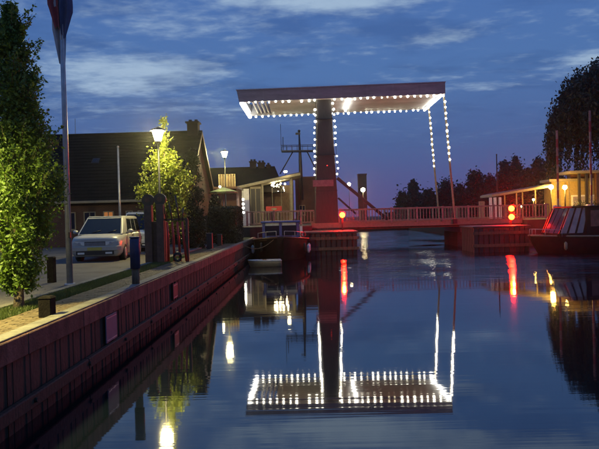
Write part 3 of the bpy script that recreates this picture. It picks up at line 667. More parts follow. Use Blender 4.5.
# ------------------------------------------------------------------ far house with three chimneys
D0b, Dmb, D1b = 57.0, 61.0, 65.0; x0b, x1b = AX(203,61), AX(274,61); rzb = AZ(166.5, 61, 307)
hb2 = thing('brick_house', 'dark distant house with three chimneys in a row on its ridge', 'house', (x0b, D0b, q))
ezb = rzb-2.6
def hq(x, y, z): return (x-x0b, y-D0b, z-q)
w = MB(); w.add([hq(x0b,D0b,q),hq(x1b,D0b,q),hq(x1b,D0b,ezb),hq(x0b,D0b,ezb)], [(0,1,2,3)]); w.build('wall', M['brick'], hb2)
w = MB()
for X in (x0b, x1b): w.add([hq(X,D0b,q),hq(X,D1b,q),hq(X,D1b,ezb),hq(X,Dmb,rzb-.1),hq(X,D0b,ezb)], [(0,1,2,3,4)])
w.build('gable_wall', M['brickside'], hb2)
slb = 2.6/4; roof = MB()
slab(roof, hq(x0b-.2,D0b-.3,ezb-.3*slb), hq(x1b+1.2,D0b-.3,ezb-.3*slb), hq(x1b+.2,Dmb,rzb), hq(x0b-.2,Dmb,rzb), Vector((0,-slb,1)).normalized(), .14)
slab(roof, hq(x0b-.2,Dmb,rzb), hq(x1b+.2,Dmb,rzb), hq(x1b+1.2,D1b+.3,ezb-.3*slb), hq(x0b-.2,D1b+.3,ezb-.3*slb), Vector((0,slb,1)).normalized(), .14)
rf2_ = roof.build('roof', M['roof'], hb2)
for (a, b, yt) in ((251.5,257.5,158.5),(259.5,266,160),(268,271.5,162.5)):
    zt = AZ(yt, 61, 307)-1.05*(1 if 1 else 0)+.9
    ch = MB().box(AX(a,61)-x0b,AX(b,61)-x0b,3.6,4.4,rzb-q-.6,zt-q-.12).build('chimney', M['brickdark'], hb2)
    MB().box(AX(a,61)-x0b-.07,AX(b,61)-x0b+.07,3.5,4.5,zt-q-.119,zt-q).build('chimney_cap', M['brickdark'], ch)
    n_ = 2 if b-a > 5 else 1
    for i in range(n_):
        xx = AX(a+(b-a)*(i+.5)/n_,61)-x0b; MB().tube([(xx,4,zt-q),(xx,4,zt-q+.22)], .12, 8).build('chimney_pot', M['dark'], ch)
for a in (215, 228, 243, 258): window(hb2, AX(a,D0b), AX(a+7,D0b), q+1.0, q+2.2, D0b)

# ------------------------------------------------------------------ cafe annex with slatted roof terrace
ax0, ax1, Da = AX(209,48.5), AX(237,48.5), 48.5
an = thing('cafe_annex', 'small flat roofed cafe annex with slatted roof terrace screen', 'building', (ax0, Da, q))
zc = AZ(189, Da, 223); zs = AZ(174, Da, 228)
MB().box(0,ax1-ax0,0,4,0,zc-q).build('wall', M['brick'], an)
MB().box(-.15,ax1-ax0+.15,-.5,4.1,zc-q+.002,zc-q+.16).build('flat_roof', M['brown'], an)
s0 = AX(220,Da)-ax0; s1 = AX(236,Da)-ax0; n_ = 7
sc = MB().box(s0,s1,.0,.06,zs-q-.08,zs-q).build('terrace_screen', M['timber'], an)
for i in range(n_):
    xx = s0+(s1-s0)*i/(n_-1); MB().box(xx-.035,xx+.035,-.04,-.002,zc-q+.17,zs-q-.002).build('slat', mat('slat_paint', (.24,.19,.11), .7, var=.3), sc) if i == 0 else MB().box(xx-.035,xx+.035,-.04,-.002,zc-q+.17,zs-q-.002).build('slat', bpy.data.materials['slat_paint'], sc)
MB().box(s0,s1,.08,.14,zc-q+.16,zs-q-.1).build('screen_board', M['timber'], sc)
window(an, AX(222,Da), AX(228.5,Da), q+1.0, q+2.0, Da, None, 1); window(an, AX(229.5,Da), AX(235.5,Da), q+1.0, q+2.0, Da, None, 1)
window(an, AX(212,Da), AX(219,Da), q+1.0, q+2.0, Da, None, 1)
aw = thing('parasol', 'green lit cafe parasol below the slatted terrace screen', 'parasol', (AX(224,43), 43, q))
pz = AZ(187, 43, 224)-q
mb = MB(); n_ = 10; ring = [(1.05*math.cos(2*math.pi*k/n_), 1.05*math.sin(2*math.pi*k/n_), pz-.35) for k in range(n_)]
mb.add([(0,0,pz)]+ring, [(0,1+k,1+(k+1) % n_) for k in range(n_)]); mb.build('canopy', mat('green_canvas', (.12,.20,.05), .8, var=.3), aw)
mb = MB(); mb.loft([ring, [(x,y,z-.13) for x,y,z in ring]], smooth=False, caps=False); mb.build('valance', mat('olive_canvas', (.16,.17,.07), .8, var=.3), aw)
MB().tube([(0,0,0),(0,0,pz)], .03, 6).build('pole', M['steel'], aw)
pl = at(220.7, 187, 42.3)
t = thing('wall_lamp', 'tiny white lamp hanging at the parasol edge', 'lamp', (pl.x, 41.9, pl.z)); MB().ball((0,0,0), .075, 8, 6).build('globe', M['lampfar'], t); MB().tube([(0,0,.07),(0,0,.6)], .01, 4).build('cord', M['black'], t)
# vertical string of white lights by the pavilion
sg = thing('light_garland', 'vertical garland of four white lights left of the pavilion door', 'light string', tuple(at(243.3, 208, 50.0)))
MB().tube([(0,.04,-.2),(0,.04,1.6)], .012, 4).build('cable', M['black'], sg)
for py in (199.5, 204, 208, 212.5):
    p = at(243.3, py, 50.0); MB().ball((0,0,p.z-at(243.3,208,50.0).z), .10, 8, 6).build('bulb', M['bulb'], sg)

# ------------------------------------------------------------------ pavilion at the left bridge head
Dp = 54.6
def pavilion(px0, py0, px1, py1, posts, name, label, D, depth=4.5, thick=.26, glass=True, zb=1.95, panes=(), cat='pavilion'):
    A, B = at(px0, py0, D), at(px1, py1, D)
    t = thing(name, label, cat, (A.x, D, zb))
    a, b = Vector((0,0,A.z-zb)), Vector((B.x-A.x, 0, B.z-zb))
    rf = MB().hexa([a+Vector((0,0,-thick)), b+Vector((0,0,-thick)), b+Vector((0,depth,-thick)), a+Vector((0,depth,-thick))], [a, b, b+Vector((0,depth,0)), a+Vector((0,depth,0))]).build('roof', M['cream'], t, bevel=.03)
    MB().hexa([a+Vector((.1,.1,.001)), b+Vector((-.1,.1,.001)), b+Vector((-.1,depth-.1,.001)), a+Vector((.1,depth-.1,.001))], [a+Vector((.1,.1,.05)), b+Vector((-.1,.1,.05)), b+Vector((-.1,depth-.1,.05)), a+Vector((.1,depth-.1,.05))]).build('roofing_felt', M['black'], rf)
    for px, wd in posts:
        x = AX(px, D, 200)-A.x; s = x/(B.x-A.x); z = a.z+(b.z-a.z)*s-thick-.002
        for y in (.2, depth-.3): MB().box(x-wd/2,x+wd/2,y,y+wd,0,z).build('post', M['cream'], t)
    return t, A, B
pv, A, B = pavilion(236, 186.5, 300.5, 172.5, ((241,.16),(262.5,.17),(291.5,.22)), 'pavilion', 'glazed cafe pavilion with cream roof sloping up to the right', Dp)
def pvx(px): return AX(px, Dp, 200)-A.x
def roofz(px): s = (px-236)/(300.5-236); return (A.z+(B.z-A.z)*s)-1.95-.27
MB().box(pvx(263.5),pvx(290.5),3.2,3.3,0,roofz(264)-.05).build('back_wall', M['timber'], pv)
MB().box(pvx(241.5),pvx(249),.24,.30,0,roofz(241)-.03).build('wall_panel', M['white'], pv)
dr = MB().box(pvx(250),pvx(261),.24,.32,0,roofz(250)-.02).build('door_frame', M['cream'], pv)
for (a, b) in ((250.8,255.1),(255.9,260.3)): MB().box(pvx(a),pvx(b),.20,.238,.06,roofz(250)-.22).build('door_panel', M['dark'], dr)
for (a, b) in ((264,272.5),(273,281.5),(282,290)):
    f = MB().box(pvx(a),pvx(b),.24,.28,0,.45).build('window', M['cream'], pv)
    MB().box(pvx(b)-.04,pvx(b),.24,.28,.45,roofz(a)-.05).build('mullion', M['cream'], f)
# chandelier lights within
cl = thing('ceiling_lights', 'cluster of small white lamps hanging inside the glazed pavilion', 'lights', (A.x+pvx(278), Dp+1.8, 1.95))
for i in range(16):
    px = 271+14*random.random(); py = 184.5+random.uniform(-1.4, 2.0) if i < 10 else 188+random.uniform(-2, 6)
    p = at(px, py, Dp+1.8); r_ = .075 if i < 10 else .035
    g_ = MB().ball((p.x-A.x-pvx(278), random.uniform(-.4,.4), p.z-1.95), r_, 6, 5).build('globe', M['lampfar'], cl)
    MB().tube([(p.x-A.x-pvx(278),0,p.z-1.95+r_),(p.x-A.x-pvx(278),0,roofz(px)-.1)], .006, 3).build('cord', M['black'], cl)
tp3 = at(285.5, 171.8, Dp-.3)
t = thing('roof_lamp', 'white lamp on top of the pavilion roof', 'lamp', tuple(tp3)); MB().ball((0,0,.02), .16, 10, 6, .6).build('globe', M['lampfar'], t); MB().tube([(0,.1,-.3),(0,.0,-.07)], .03, 5).build('bracket', M['black'], t)
rs = at(273.3, 207.5, 52.9)
t = thing('red_board', 'red advertising board with pale oval leaning before the pavilion glass', 'board', (rs.x, 53.9, 1.95))
MB().box(-.72,.72,0,.05,1.22,1.70).build('panel', M['red'], t, bevel=.02)
mb = MB(); e1 = [(.26*math.cos(a), -.006, 1.46+.10*math.sin(a)) for a in [2*math.pi*k/14 for k in range(14)]]; mb.add(e1, [tuple(range(14))]); mb.build('oval', M['cream'], t)
for s in (-.5,.5): MB().box(s-.03,s+.03,0,.05,0,1.219).build('leg', M['black'], t)
# dark block behind the tower
bx0, bx1 = AX(296,60), AX(318,60)
t = thing('brick_block', 'dark red flat topped brick building behind the bridge tower', 'building', (bx0, 60, q)); zt = AZ(178, 60, 307)-q
MB().box(0,bx1-bx0,0,6,0,zt).build('wall', M['brick'], t); MB().box(-.1,bx1-bx0+.1,-.1,6.1,zt+.002,zt+.14).build('parapet', M['brown'], t)
window(t, bx0+.35, bx0+.95, q+1.6, q+2.6, 60)

# ------------------------------------------------------------------ ship mast behind
ms = at(299.5, 175, 58)
t = thing('ship_mast', 'dark ship mast with radar platform and struts behind the pavilion', 'mast', (ms.x, 58, 1.0))
def mp_(px, py): p = at(px, py, 58); return Vector((p.x-ms.x, 0, p.z-1.0))
MB().tube([mp_(301.5,200), mp_(300.3,160), mp_(299,131)], [.22,.16,.06], 8).build('mast_tube', M['black'], t)
pf = MB(); a, b = mp_(281.5,151), mp_(313,150.5); pf.hexa([a+Vector((0,-.6,-.1)), b+Vector((0,-.6,-.1)), b+Vector((0,.6,-.1)), a+Vector((0,.6,-.1))], [a+Vector((0,-.6,0)), b+Vector((0,-.6,0)), b+Vector((0,.6,0)), a+Vector((0,.6,0))]).build('platform', M['black'], t)
rl = MB()
for y in (-.58,.58):
    rl.tube([a+Vector((0,y,.48)), b+Vector((0,y,.48))], .03, 5)
    for i in range(7): p = a.lerp(b, i/6)+Vector((0,y,0)); rl.tube([p, p+Vector((0,0,.48))], .02, 4)
rl.build('platform_rail', M['black'], t)
MB().tube([mp_(293,151.5), mp_(280,174)], .06, 5).build('strut', M['black'], t); MB().tube([mp_(307,151.5), mp_(318,174)], .06, 5).build('strut', M['black'], t)
MB().tube([mp_(281.2,150), mp_(280.5,124)], .022, 4).build('whip_aerial', M['black'], t)
MB().tube([mp_(283.2,150), mp_(283,137)], .04, 5).build('horn', M['black'], t)
MB().ball(mp_(299,131), .14, 8, 6).build('masthead_lamp', M['black'], t)
MB().box(-.28,.18,-.1,.1,mp_(0,143).z,mp_(0,141).z).build('radar', M['black'], t)

# ------------------------------------------------------------------ THE DRAWBRIDGE
DN, DF = 47.0, 52.0
TX = at(326.5, 200, DN).x            # tower centre
br = thing('drawbridge', 'dark timber drawbridge hung with rows of white bulbs across the canal', 'bridge', (TX, DN, 0))
def L_(v): return (v[0]-TX, v[1]-DN, v[2])
# left abutment and piers belong to the ground works
S('left_abutment', MB().box(-4.22,.35,44.2,56,-2,1.98), M['brick'])
S('left_bridge_head', MB().box(-30,-.55,56,75,-2,1.93), M['asphalt'])
S('approach_road', MB().box(-60,-4.24,46.2,55.9,q-.3,1.96), M['asphalt'])
XR = AX(470, DN, 225)                # right end of spans
S('right_abutment', MB().box(16.6,70,45.5,56,-2,1.98), M['brick'])
S('right_bank', MB().box(19.5,400,20,45.4,-2,1.1), M['grassbase'])
S('right_bank_beyond', MB().box(16.8,420,56.1,300,-2,1.3), M['grassbase'])
S('far_bank', MB().box(-160,420,300,420,-2,1.2), M['grassbase'])

# tower: two broad tarred posts with portal beam and cap
zb, ztw = .3, 12.45
def post(D):
    mb = MB()
    secs = [(0.2,.92,.50),(4.0,.85,.45),(6.5,.74,.42),(9.5,.62,.36),(ztw,.54,.32)]
    rings = [[(-w,D-DN-d,z),(w,D-DN-d,z),(w,D-DN+d,z),(-w,D-DN+d,z)] for z, w, d in secs]
    return mb.loft(rings, smooth=False)
tilt = -.03
for D in (DN, DF):
    pobj = post(D).build('tower_post', M['dark'], br, bevel=.02)
for z, h in ((12.0,.4),(6.3,.35)):
    MB().box(-.35,.35,.33,DF-DN-.33,z-h,z).build('portal_beam', M['dark'], br)
MB().hexa([(-.60,-.36,ztw+.001),(.60,-.36,ztw+.001),(.60,DF-DN+.36,ztw+.001),(-.60,DF-DN+.36,ztw+.001)], [(-.5,-.3,ztw+.22),(.5,-.3,ztw+.22),(.5,DF-DN+.3,ztw+.22),(-.5,DF-DN+.3,ztw+.22)]).build('tower_cap', M['beam'], br)
# name board on tower (illegible in the picture)
nb = at(323, 183.5, DN); MB().box(nb.x-TX-.80,nb.x-TX+.80,-.58,-.50,nb.z-.25,nb.z+.25).build('name_board', mat('weathered_board', (.20,.15,.14), .6, var=.3), br)
sl_ = at(327, 166, DN); MB().ball((sl_.x-TX,-.50,sl_.z), .04, 6, 5).build('small_red_lamp', emat('small_red', (1,.03,.02), 3), br)

for z in (4.6, 7.4, 10.2):
    f = (z-4)/(ztw-4); w = .85+(.54-.85)*f+.012
    MB().box(-w,w,-.48,.48,z-.05,z+.05).build('iron_band', M['black'], br)
    for x in (-w*.7, w*.7): MB().tube([(x,-.48,z),(x,-.51,z)], .035, 6).build('bolt_head', M['black'], br)
# balance beams
xl, xr = at(238.5, 98, DN).x, at(443, 90, DN).x
zl0, zr0 = at(240, 104, DN).z, at(441, 96, DN).z        # undersides
zl1, zr1 = at(237.5, 92.5, DN).z, at(443, 84.5, DN).z
dz_ = 0
for D, s in ((DN, -1), (DF, 1)):
    y = D-DN + s*.62; ww = .17
    bm_ = MB().hexa([(xl-TX+.12,y-ww,zl0),(xr-TX,y-ww,zr0),(xr-TX,y+ww,zr0),(xl-TX+.12,y+ww,zl0)], [(xl-TX-.05,y-ww,zl1),(xr-TX,y-ww,zr1),(xr-TX,y+ww,zr1),(xl-TX-.05,y+ww,zl1)]).build('balance_beam', M['beam'], br, bevel=.02)
    MB().hexa([(xl-TX-.09,y-ww-.05,zl1+.001),(xr-TX+.04,y-ww-.05,zr1+.001),(xr-TX+.04,y+ww+.05,zr1+.001),(xl-TX-.09,y+ww+.05,zl1+.001)], [(xl-TX-.09,y-ww-.05,zl1+.07),(xr-TX+.04,y-ww-.05,zr1+.07),(xr-TX+.04,y+ww+.05,zr1+.07),(xl-TX-.09,y+ww+.05,zl1+.07)]).build('beam_capping', M['steel'], bm_)
    if s < 0: nb_beam = bm_
    else: fb_beam = bm_
yN, yF = -.62, DF-DN+.62
def zun(x): return zl0+(zr0-zl0)*((x-(xl-TX))/(xr-xl))
def zup(x): return zl1+(zr1-zl1)*((x-(xl-TX))/(xr-xl))
for i in range(1, 8):
    x = (xl-TX)+(xr-xl)*i/8
    if abs(x) > .8: MB().hexa([(x-.05,yN-.19,zun(x)+.02),(x+.05,yN-.19,zun(x)+.02),(x+.05,yN-.171,zun(x)+.02),(x-.05,yN-.171,zun(x)+.02)], [(x-.05,yN-.19,zup(x)-.02),(x+.05,yN-.19,zup(x)-.02),(x+.05,yN-.171,zup(x)-.02),(x-.05,yN-.171,zup(x)-.02)]).build('joint_plate', M['beam'], nb_beam)
# soffit boards between the beams
x_s0 = AX(268, DN, 104)-TX; x_s1 = xr-TX-.55
sf = MB().hexa([(x_s0,yN+.18,zun(x_s0)+.08),(x_s1,yN+.18,zun(x_s1)+.08),(x_s1,yF-.18,zun(x_s1)+.08),(x_s0,yF-.18,zun(x_s0)+.08)], [(x_s0,yN+.18,zup(x_s0)-.05),(x_s1,yN+.18,zup(x_s1)-.05),(x_s1,yF-.18,zup(x_s1)-.05),(x_s0,yF-.18,zup(x_s0)-.05)]).build('counterweight_box', M['beam'], br)
nb_ = 24
for i in range(nb_):
    ya, yb = yN+.20+(yF-yN-.40)*i/nb_, yN+.20+(yF-yN-.40)*(i+1)/nb_-.012
    dz = random.uniform(-.006,.006)
    MB().hexa([(x_s0,ya,zun(x_s0)+.05+dz),(x_s1,ya,zun(x_s1)+.05+dz),(x_s1,yb,zun(x_s1)+.05+dz),(x_s0,yb,zun(x_s0)+.05+dz)], [(x_s0,ya,zun(x_s0)+.079),(x_s1,ya,zun(x_s1)+.079),(x_s1,yb,zun(x_s1)+.079),(x_s0,yb,zun(x_s0)+.079)]).build('soffit_board', M['underside'], sf)
# white slats added for the bright streaks of bulb light at the open tail
for px in (252.5,256.5,260.5,264.5):
    x = AX(px, DN, 104)-TX; MB().box(x-.05,x+.05,yN+.18,yF-.18,zun(x)+.12,zun(x)+.42).build('streak_slat', M['white'], br)
for x in (xl-TX+.35, xr-TX-.3):
    MB().box(x-.14,x+.14,yN+.171,yF-.171,zun(x)+.25,zup(x)-.06).build('end_beam', M['beam'], br)
# fluorescent tubes
def tube_light(xa, xb, ya, yb, za, zb_, r=.085):
    o = MB().tube([(xa,ya,za),(xb,yb,zb_)], r, 8).build('tube_light', M['tube'], br); return o
x = xl-TX+.30; tube_light(x, x+.05, yN-.02, yF+.02, zun(x)-.08, zun(x)-.08, .15)
x = xr-TX-.30; tube_light(x-.0, x-.05, yN-.02, yF+.02, zun(x)-.08, zun(x)-.08, .10)
x = AX(349, DN, 101)-TX; tube_light(x, x, yN+.2, yF-1.2, zun(x)-.06, zun(x)-.06, .11)
# bulbs
bulb = MB().ball((0,0,0), .084, 8, 6).mesh('bulb', M['bulb'])
bulb_dim = MB().ball((0,0,0), .068, 8, 6).mesh('bulb', emat('weak_bulb', (1,.85,.55), 12))
sock = MB().tube([(0,0,.07),(0,0,.16)], .035, 6).mesh('socket', M['black'])
def bulbs(parent, pts, lim=None):
    for p in pts:
        k = random.random()
        if k < .03: continue
        inst('bulb', bulb if k < .85 else bulb_dim, parent, (p[0]+random.uniform(-.05,.05), p[1]+random.uniform(-.03,.03), p[2]+random.uniform(-.045,.03)), 0, [random.uniform(.7,1.12)]*3)
def frange(a, b, s):
    n = int(round((b-a)/s)); return [a+(b-a)*i/n for i in range(n+1)]
gap = lambda x: abs(x) > .68
bulbs(nb_beam, [(x, yN-.10, zun(x)-.06) for x in frange(xl-TX+.9, xr-TX-.35, .50) if gap(x)])
bulbs(fb_beam, [(x, yF+.10, zun(x)-.06) for x in frange(xl-TX+.9, xr-TX-.35, .505) if gap(x)])
for s in (-1, 1):
    pts = []
    for z in frange(5.9, 11.4, .46):
        f = (z-4)/(ztw-4); w = .85+(.54-.85)*min(1, f*1.05)
        pts.append((s*(w+.13), -.38, z))
    bulbs(br, pts)
    MB().tube([(s*(.85+.08), -.40, 5.7), (s*(.54+.13),-.36,11.5)], .015, 4).build('bulb_cable', M['black'], br)
# hanger rods
hn = thing  # noqa
for (pa, pb, D, nb0, nbend) in (((443.5,95),(455,221),DN-.62,96,161),((428.5,107),(439.5,222),DF+.62,107,167)):
    a, b = at(*pa, D), at(*pb, D); a, b = Vector(L_(a)), Vector(L_(b))
    a.z += .25; b.y = (a.y if D < 50 else a.y)
    h = MB().bar(a, b, .13, .13).build('hanger_rod', M['cream'], br, bevel=.02)
    n = 12
    L = (a-b).length; pts = []
    for py in np.linspace(nb0+3, nbend, n):
        s = (py-pa[1])/(pb[1]-pa[1]); p = a.lerp(b, s); pts.append((p.x-.02, p.y-.12, p.z))
    bulbs(h, pts)
    MB().tube([a+Vector((0,-.09,-.3)), a.lerp(b,.55)+Vector((0,-.09,0))], .012, 4).build('cable', M['black'], h)
    MB().box(b.x-.15,b.x+.15,b.y-.12,b.y+.12,b.z-.2,b.z+.15).build('hanger_shoe', M['black'], h)
# stays from the tower to the deck
for D in (DN-.15,):
    a, b = Vector(L_(at(337, 178, DN))), Vector(L_(at(388, 220, DN))); a.y = b.y = D-DN
    MB().bar(a, b, .22, .24).build('stay', M['dark'], br, bevel=.015)
    a2 = Vector((-.9, D-DN, 4.2)); 
# lower knee braces
a = Vector(L_(at(338, 198, DN))); b = Vector(L_(at(356, 214, DN))); a.y = b.y = -.1; MB().bar(a, b, .14).build('knee_brace', M['dark'], br)
# deck: girders, planks
xd0, xd1, xd2 = .30-TX, AX(463,DN,220)-TX, 16.7-TX
zd = 2.02
for y in (.0, DF-DN, 1.9, 3.9):
    MB().box(xd0,xd2,y-.12,y+.12,zd-.46,zd-.10).build('girder', M['brown'], br)
n_ = 64
pk = MB().box(0,(xd2-xd0)/n_-.02,-.45,DF-DN+.45,zd-.098,zd).build('deck_plank', M['timber'], br); pk.location = (xd0,0,0)
for i in range(1, n_): inst('deck_plank', pk.data, br, (xd0+(xd2-xd0)*i/n_, 0, random.uniform(-.004,.004)))
MB().box(xd0,xd2,-.50,-.455,zd-.30,zd+.10).build('edge_beam', M['cream'], br); MB().box(xd0,xd2,DF-DN+.455,DF-DN+.50,zd-.30,zd+.10).build('edge_beam', M['cream'], br)
for x in (xd1, -.2): MB().box(x-.3,x+.3,-.3,DF-DN+.3,zd-.9,zd-.462).build('bearing_beam', M['brown'], br)
MB().box(xd1-.4,xd1+.4,.2,DF-DN-.2,-2,zd-.905).build('support_pier', M['brick'], br)
# railings
def railing(x0, x1, y, step=.25):
    zt = zd+1.14
    rl_ = MB().box(x0,x1,y-.05,y+.05,zt-.09,zt).build('railing', M['rail'], br, bevel=.015)
    MB().box(x0,x1,y-.03,y+.03,zd+.13,zd+.19).build('bottom_rail', M['rail'], rl_)
    bal = None; n = int((x1-x0)/step)
    for i in range(n+1):
        x = x0+(x1-x0)*i/n
        if i % 8 == 0:
            MB().box(x-.07,x+.07,y-.07,y+.07,zd-.0,zt+.04).build('railing_post', M['rail'], rl_)
        elif bal is None: bal = MB().box(-.024,.024,-.02,.02,zd+.192,zt-.092).build('baluster', M['rail'], rl_); bal.location = (x,y,0)
        else: inst('baluster', bal.data, rl_, (x,y,0))
railing(1.0, AX(546,DN)-TX, -.62+.05, .245)
railing(-1.0-4.2-1.0, -1.0, -.57, .26)
railing(1.0, AX(546,DN)-TX, DF-DN+.57, .26)
railing(-6.2, -1.0, DF-DN+.57, .26)

# guide piers each side of the passage
def guide_pier(x0, x1, y0, y1, z, label):
    t = thing('guide_pier', label, 'pier', ((x0+x1)/2, y0, 0), 0, 'timber guide piers of the bridge passage')
    W2 = (x1-x0)/2; L2 = y1-y0
    MB().box(-W2+.15,W2-.15,.15,L2,-2,z-.15).build('pier_core', M['brown'], t)
    n = max(3, int((x1-x0)/.33)); pb_ = None
    for i in range(n):
        x = -W2+(i+.5)*2*W2/n
        if pb_ is None: pb_ = MB().box(-.14,.14,0,.14,-1.5,z-.12).build('plank', M['dark'], t, bevel=.01); pb_.location = (x,0,0)
        else: inst('plank', pb_.data, t, (x, random.uniform(-.01,.01), random.uniform(-.03,.0)))
    m2 = int(L2/.4)
    for s in (-1, 1):
        for i in range(m2): inst('plank', pb_.data, t, (s*(W2-.07), .3+i*.4, random.uniform(-.03,0)), R(90)*s)
    for zz in (.45, z-.45): MB().box(-W2-.08,W2+.08,-.14,-.012,zz-.1,zz+.1).build('waling', M['timber'], t)
    MB().box(-W2-.05,W2+.05,-.08,L2,z-.119,z).build('coping', M['dark'], t, bevel=.02)
    return t
xa, xb = AX(305,40.5,250), AX(358,40.5,250)
guide_pier(xa, xb, 40.5, 46.3, 1.60, 'dark pier below the bridge tower, left of the passage')
xc, xd_ = AX(476,39,250), AX(533,39,250)
guide_pier(xc, xd_, 39.5, 43.0, 1.72, 'dark pier carrying the two red signals, right of the passage')

# signals
def spot(parent, loc, energy, col, ang=150, r=.12, rx=90, rz=0):
    l = bpy.data.lights.new('signal_beam', 'SPOT'); l.energy = energy; l.color = col; l.spot_size = R(ang); l.spot_blend = .6; l.shadow_soft_size = r
    o = bpy.data.objects.new('signal_beam', l); C.objects.link(o); o.parent = parent; o.location = loc; o.rotation_euler = (R(rx), 0, R(rz)); return o
def signal(px, pys, D, zbase, label, r=.15, E=4000):
    ps = [at(px, y, D) for y in pys]; p = ps[0]
    t = thing('signal_light', label, 'signal light', (p.x, D, zbase), 0, 'red shipping signals of the bridge')
    zs = [k.z-zbase for k in ps]
    MB().box(-.05,.05,.10,.2,0,max(zs)+.1).build('mast', M['black'], t)
    for z in zs:
        h = MB().tube([(0,.05,z),(0,.16,z)], [r*.95,r*.8], 12).build('lamp_housing', M['black'], t)
        MB().ball((0,-.02,z), r, 12, 8).build('lens', M['signal'], t)
        MB().tube([(math.cos(R(a))*r*1.4, -.18, z+math.sin(R(a))*r*1.4) for a in range(20, 161, 20)], .012, 4).build('hood', M['black'], h)
        spot(t, (0,-.25,z), E, (1,.012,.006), 165, .10, -88, 8)
    return t
signal(342.3, (215,), 43.5, 1.60, 'single red signal light glowing at the tower foot', .19, 600)
signal(511.3, (208.5, 217), 41.5, 1.72, 'pair of red signal lights one above the other on the right pier', .19, 600)

# ------------------------------------------------------------------ boats
def hull_rings(L, B, zs_bow, zs, draft=.35, n=9, bow_rake=.8, stern=.8):
    rings = []
    for i in range(n+1):
        s = i/n; w = B/2*(math.sin(min(1, s*1.9+.03)*math.pi/2)**.75)*(1 if s < .75 else 1-(s-.75)/.25*(1-stern))
        zt = zs_bow+(zs-zs_bow)*min(1, s*1.8)**.7; y = s*L; o = bow_rake*(1-s)**3
        half = [(0,-draft,o),(w*.55,-draft*.9,o*.9),(w*.88,.05,o*.6),(w*.97,zt*.55,o*.25),(w,zt-.1,0),(w,zt,0)]
        ring = [(x, y+d, z) for x, z, d in half]+[(-x, y+d, z) for x, z, d in half[:0:-1]]
        rings.append(ring)
    return rings
# dark tug moored in the corner
bp_ = at(281, 262, 36); bw = thing('moored_boat', 'dark hulled boat with blue wheelhouse moored bow first by the quay', 'boat', (bp_.x, 36, 0), R(2))
MB().loft(hull_rings(8.0, 3.6, 1.45, 1.15)).build('hull', M['hull'], bw)
rings = hull_rings(8.0, 3.72, 1.47, 1.17)
for s in (-1, 1):
    MB().tube([(s*abs(r[5][0]), r[5][1], r[5][2]) for r in rings], .055, 6).build('rubbing_strake', M['brown'], bw)
MB().loft([[(x*.97, y, z) for x, y, z in ((r[5][0],r[5][1],r[5][2]-.12),(r[6][0],r[6][1],r[6][2]-.12),(r[6][0],r[6][1],r[6][2]-.07),(r[5][0],r[5][1],r[5][2]-.07))] for r in rings[1:]]).build('deck', M['timber'], bw)
# wheelhouse
wx0, wx1 = -1.2, 1.2; wy = 3.2; wz0, wz1 = 1.1, 2.42
wh = MB().box(wx0,wx1,wy,wy+2.4,wz0,wz0+.35).build('wheelhouse', M['boatblue'], bw, bevel=.02)
for x in (wx0, -.09, wx1-.16): MB().box(x,x+.17,wy,wy+.1,wz0+.352,wz1-.12).build('window_post', M['boatblue'], wh)
for x in (wx0, wx1-.16): MB().box(x,x+.16,wy+2.3,wy+2.4,wz0+.352,wz1-.12).build('window_post', M['boatblue'], wh)
MB().box(wx0-.1,wx1+.1,wy-.12,wy+2.5,wz1-.118,wz1).build('roof', M['boatblue'], bw, bevel=.03)
for (a, b) in ((wx0+.17,-.09),(.08,wx1-.17)): MB().box(a,b,wy+.04,wy+.055,wz0+.36,wz1-.3).build('windscreen', M['glass'], bw); 
for (a, b) in ((wx0+.2,-.12),(.12,wx1-.2)): MB().box(a,b,wy+.03,wy+.05,wz1-.298,wz1-.13).build('blind', M['white'], bw)
for s in (wx0+.02, wx1-.04): MB().box(s,s+.015,wy+.12,wy+2.28,wz0+.36,wz1-.13).build('side_window', M['glass'], bw)
for x in (-.55,.85): MB().tube([(x,wy+.6,wz1),(x,wy+.6,wz1+.62)], .03, 5).build('aerial', M['black'], bw)
MB().box(-.75,.75,1.6,3.1,1.1,1.42).build('fore_cabin', M['hull'], bw, bevel=.06)
for s in (-1, 1):
    mb = MB()
    P = [(s*.25,.35,1.4),(s*.9,1.2,1.35),(s*1.45,2.4,1.25)]
    for p in P: mb.tube([p, (p[0],p[1],p[2]+.42)], .02, 5)
    mb.tube([(p[0],p[1],p[2]+.42) for p in P], .02, 5); mb.build('bow_rail', M['steel'], bw)
for (x, y) in ((1.75,2.2),(1.85,3.8),(-1.85,3.2)): MB().tube([(x,y,.35),(x,y,.45),(x,y,.8),(x,y,.9)], [.05,.11,.11,.03], 8).build('fender', M['white'], bw)
MB().tube([(1.45+.14*math.cos(R(a)),2.6,1.52+.14*math.sin(R(a))) for a in range(0,361,30)], .05, 6).build('lifebuoy', M['red'], bw)
MB().box(1.25,1.42,2.9,3.1,1.15,2.05).build('stern_light_post', M['white'], bw)
for x, y, z in ((1.5,1.6,.75),(-1.2,1.1,.85)): MB().tube([(x+.0, y+.22*math.cos(R(a)), z+.22*math.sin(R(a))) for a in range(0,361,30)], .07, 6).build('tyre_fender', M['rubber'], bw)
rp = thing('mooring_rope', 'slack mooring rope from the dark boat bow to the quay', 'rope', (-1.7, 36.4, 0))
MB().tube([(-.2+(-2.1)*s_, .6*0-1.2*s_, 1.45-.25*s_-.5*math.sin(math.pi*s_)) for s_ in [i/10 for i in range(11)]], .022, 5).build('rope_strand', M['timber'], rp)
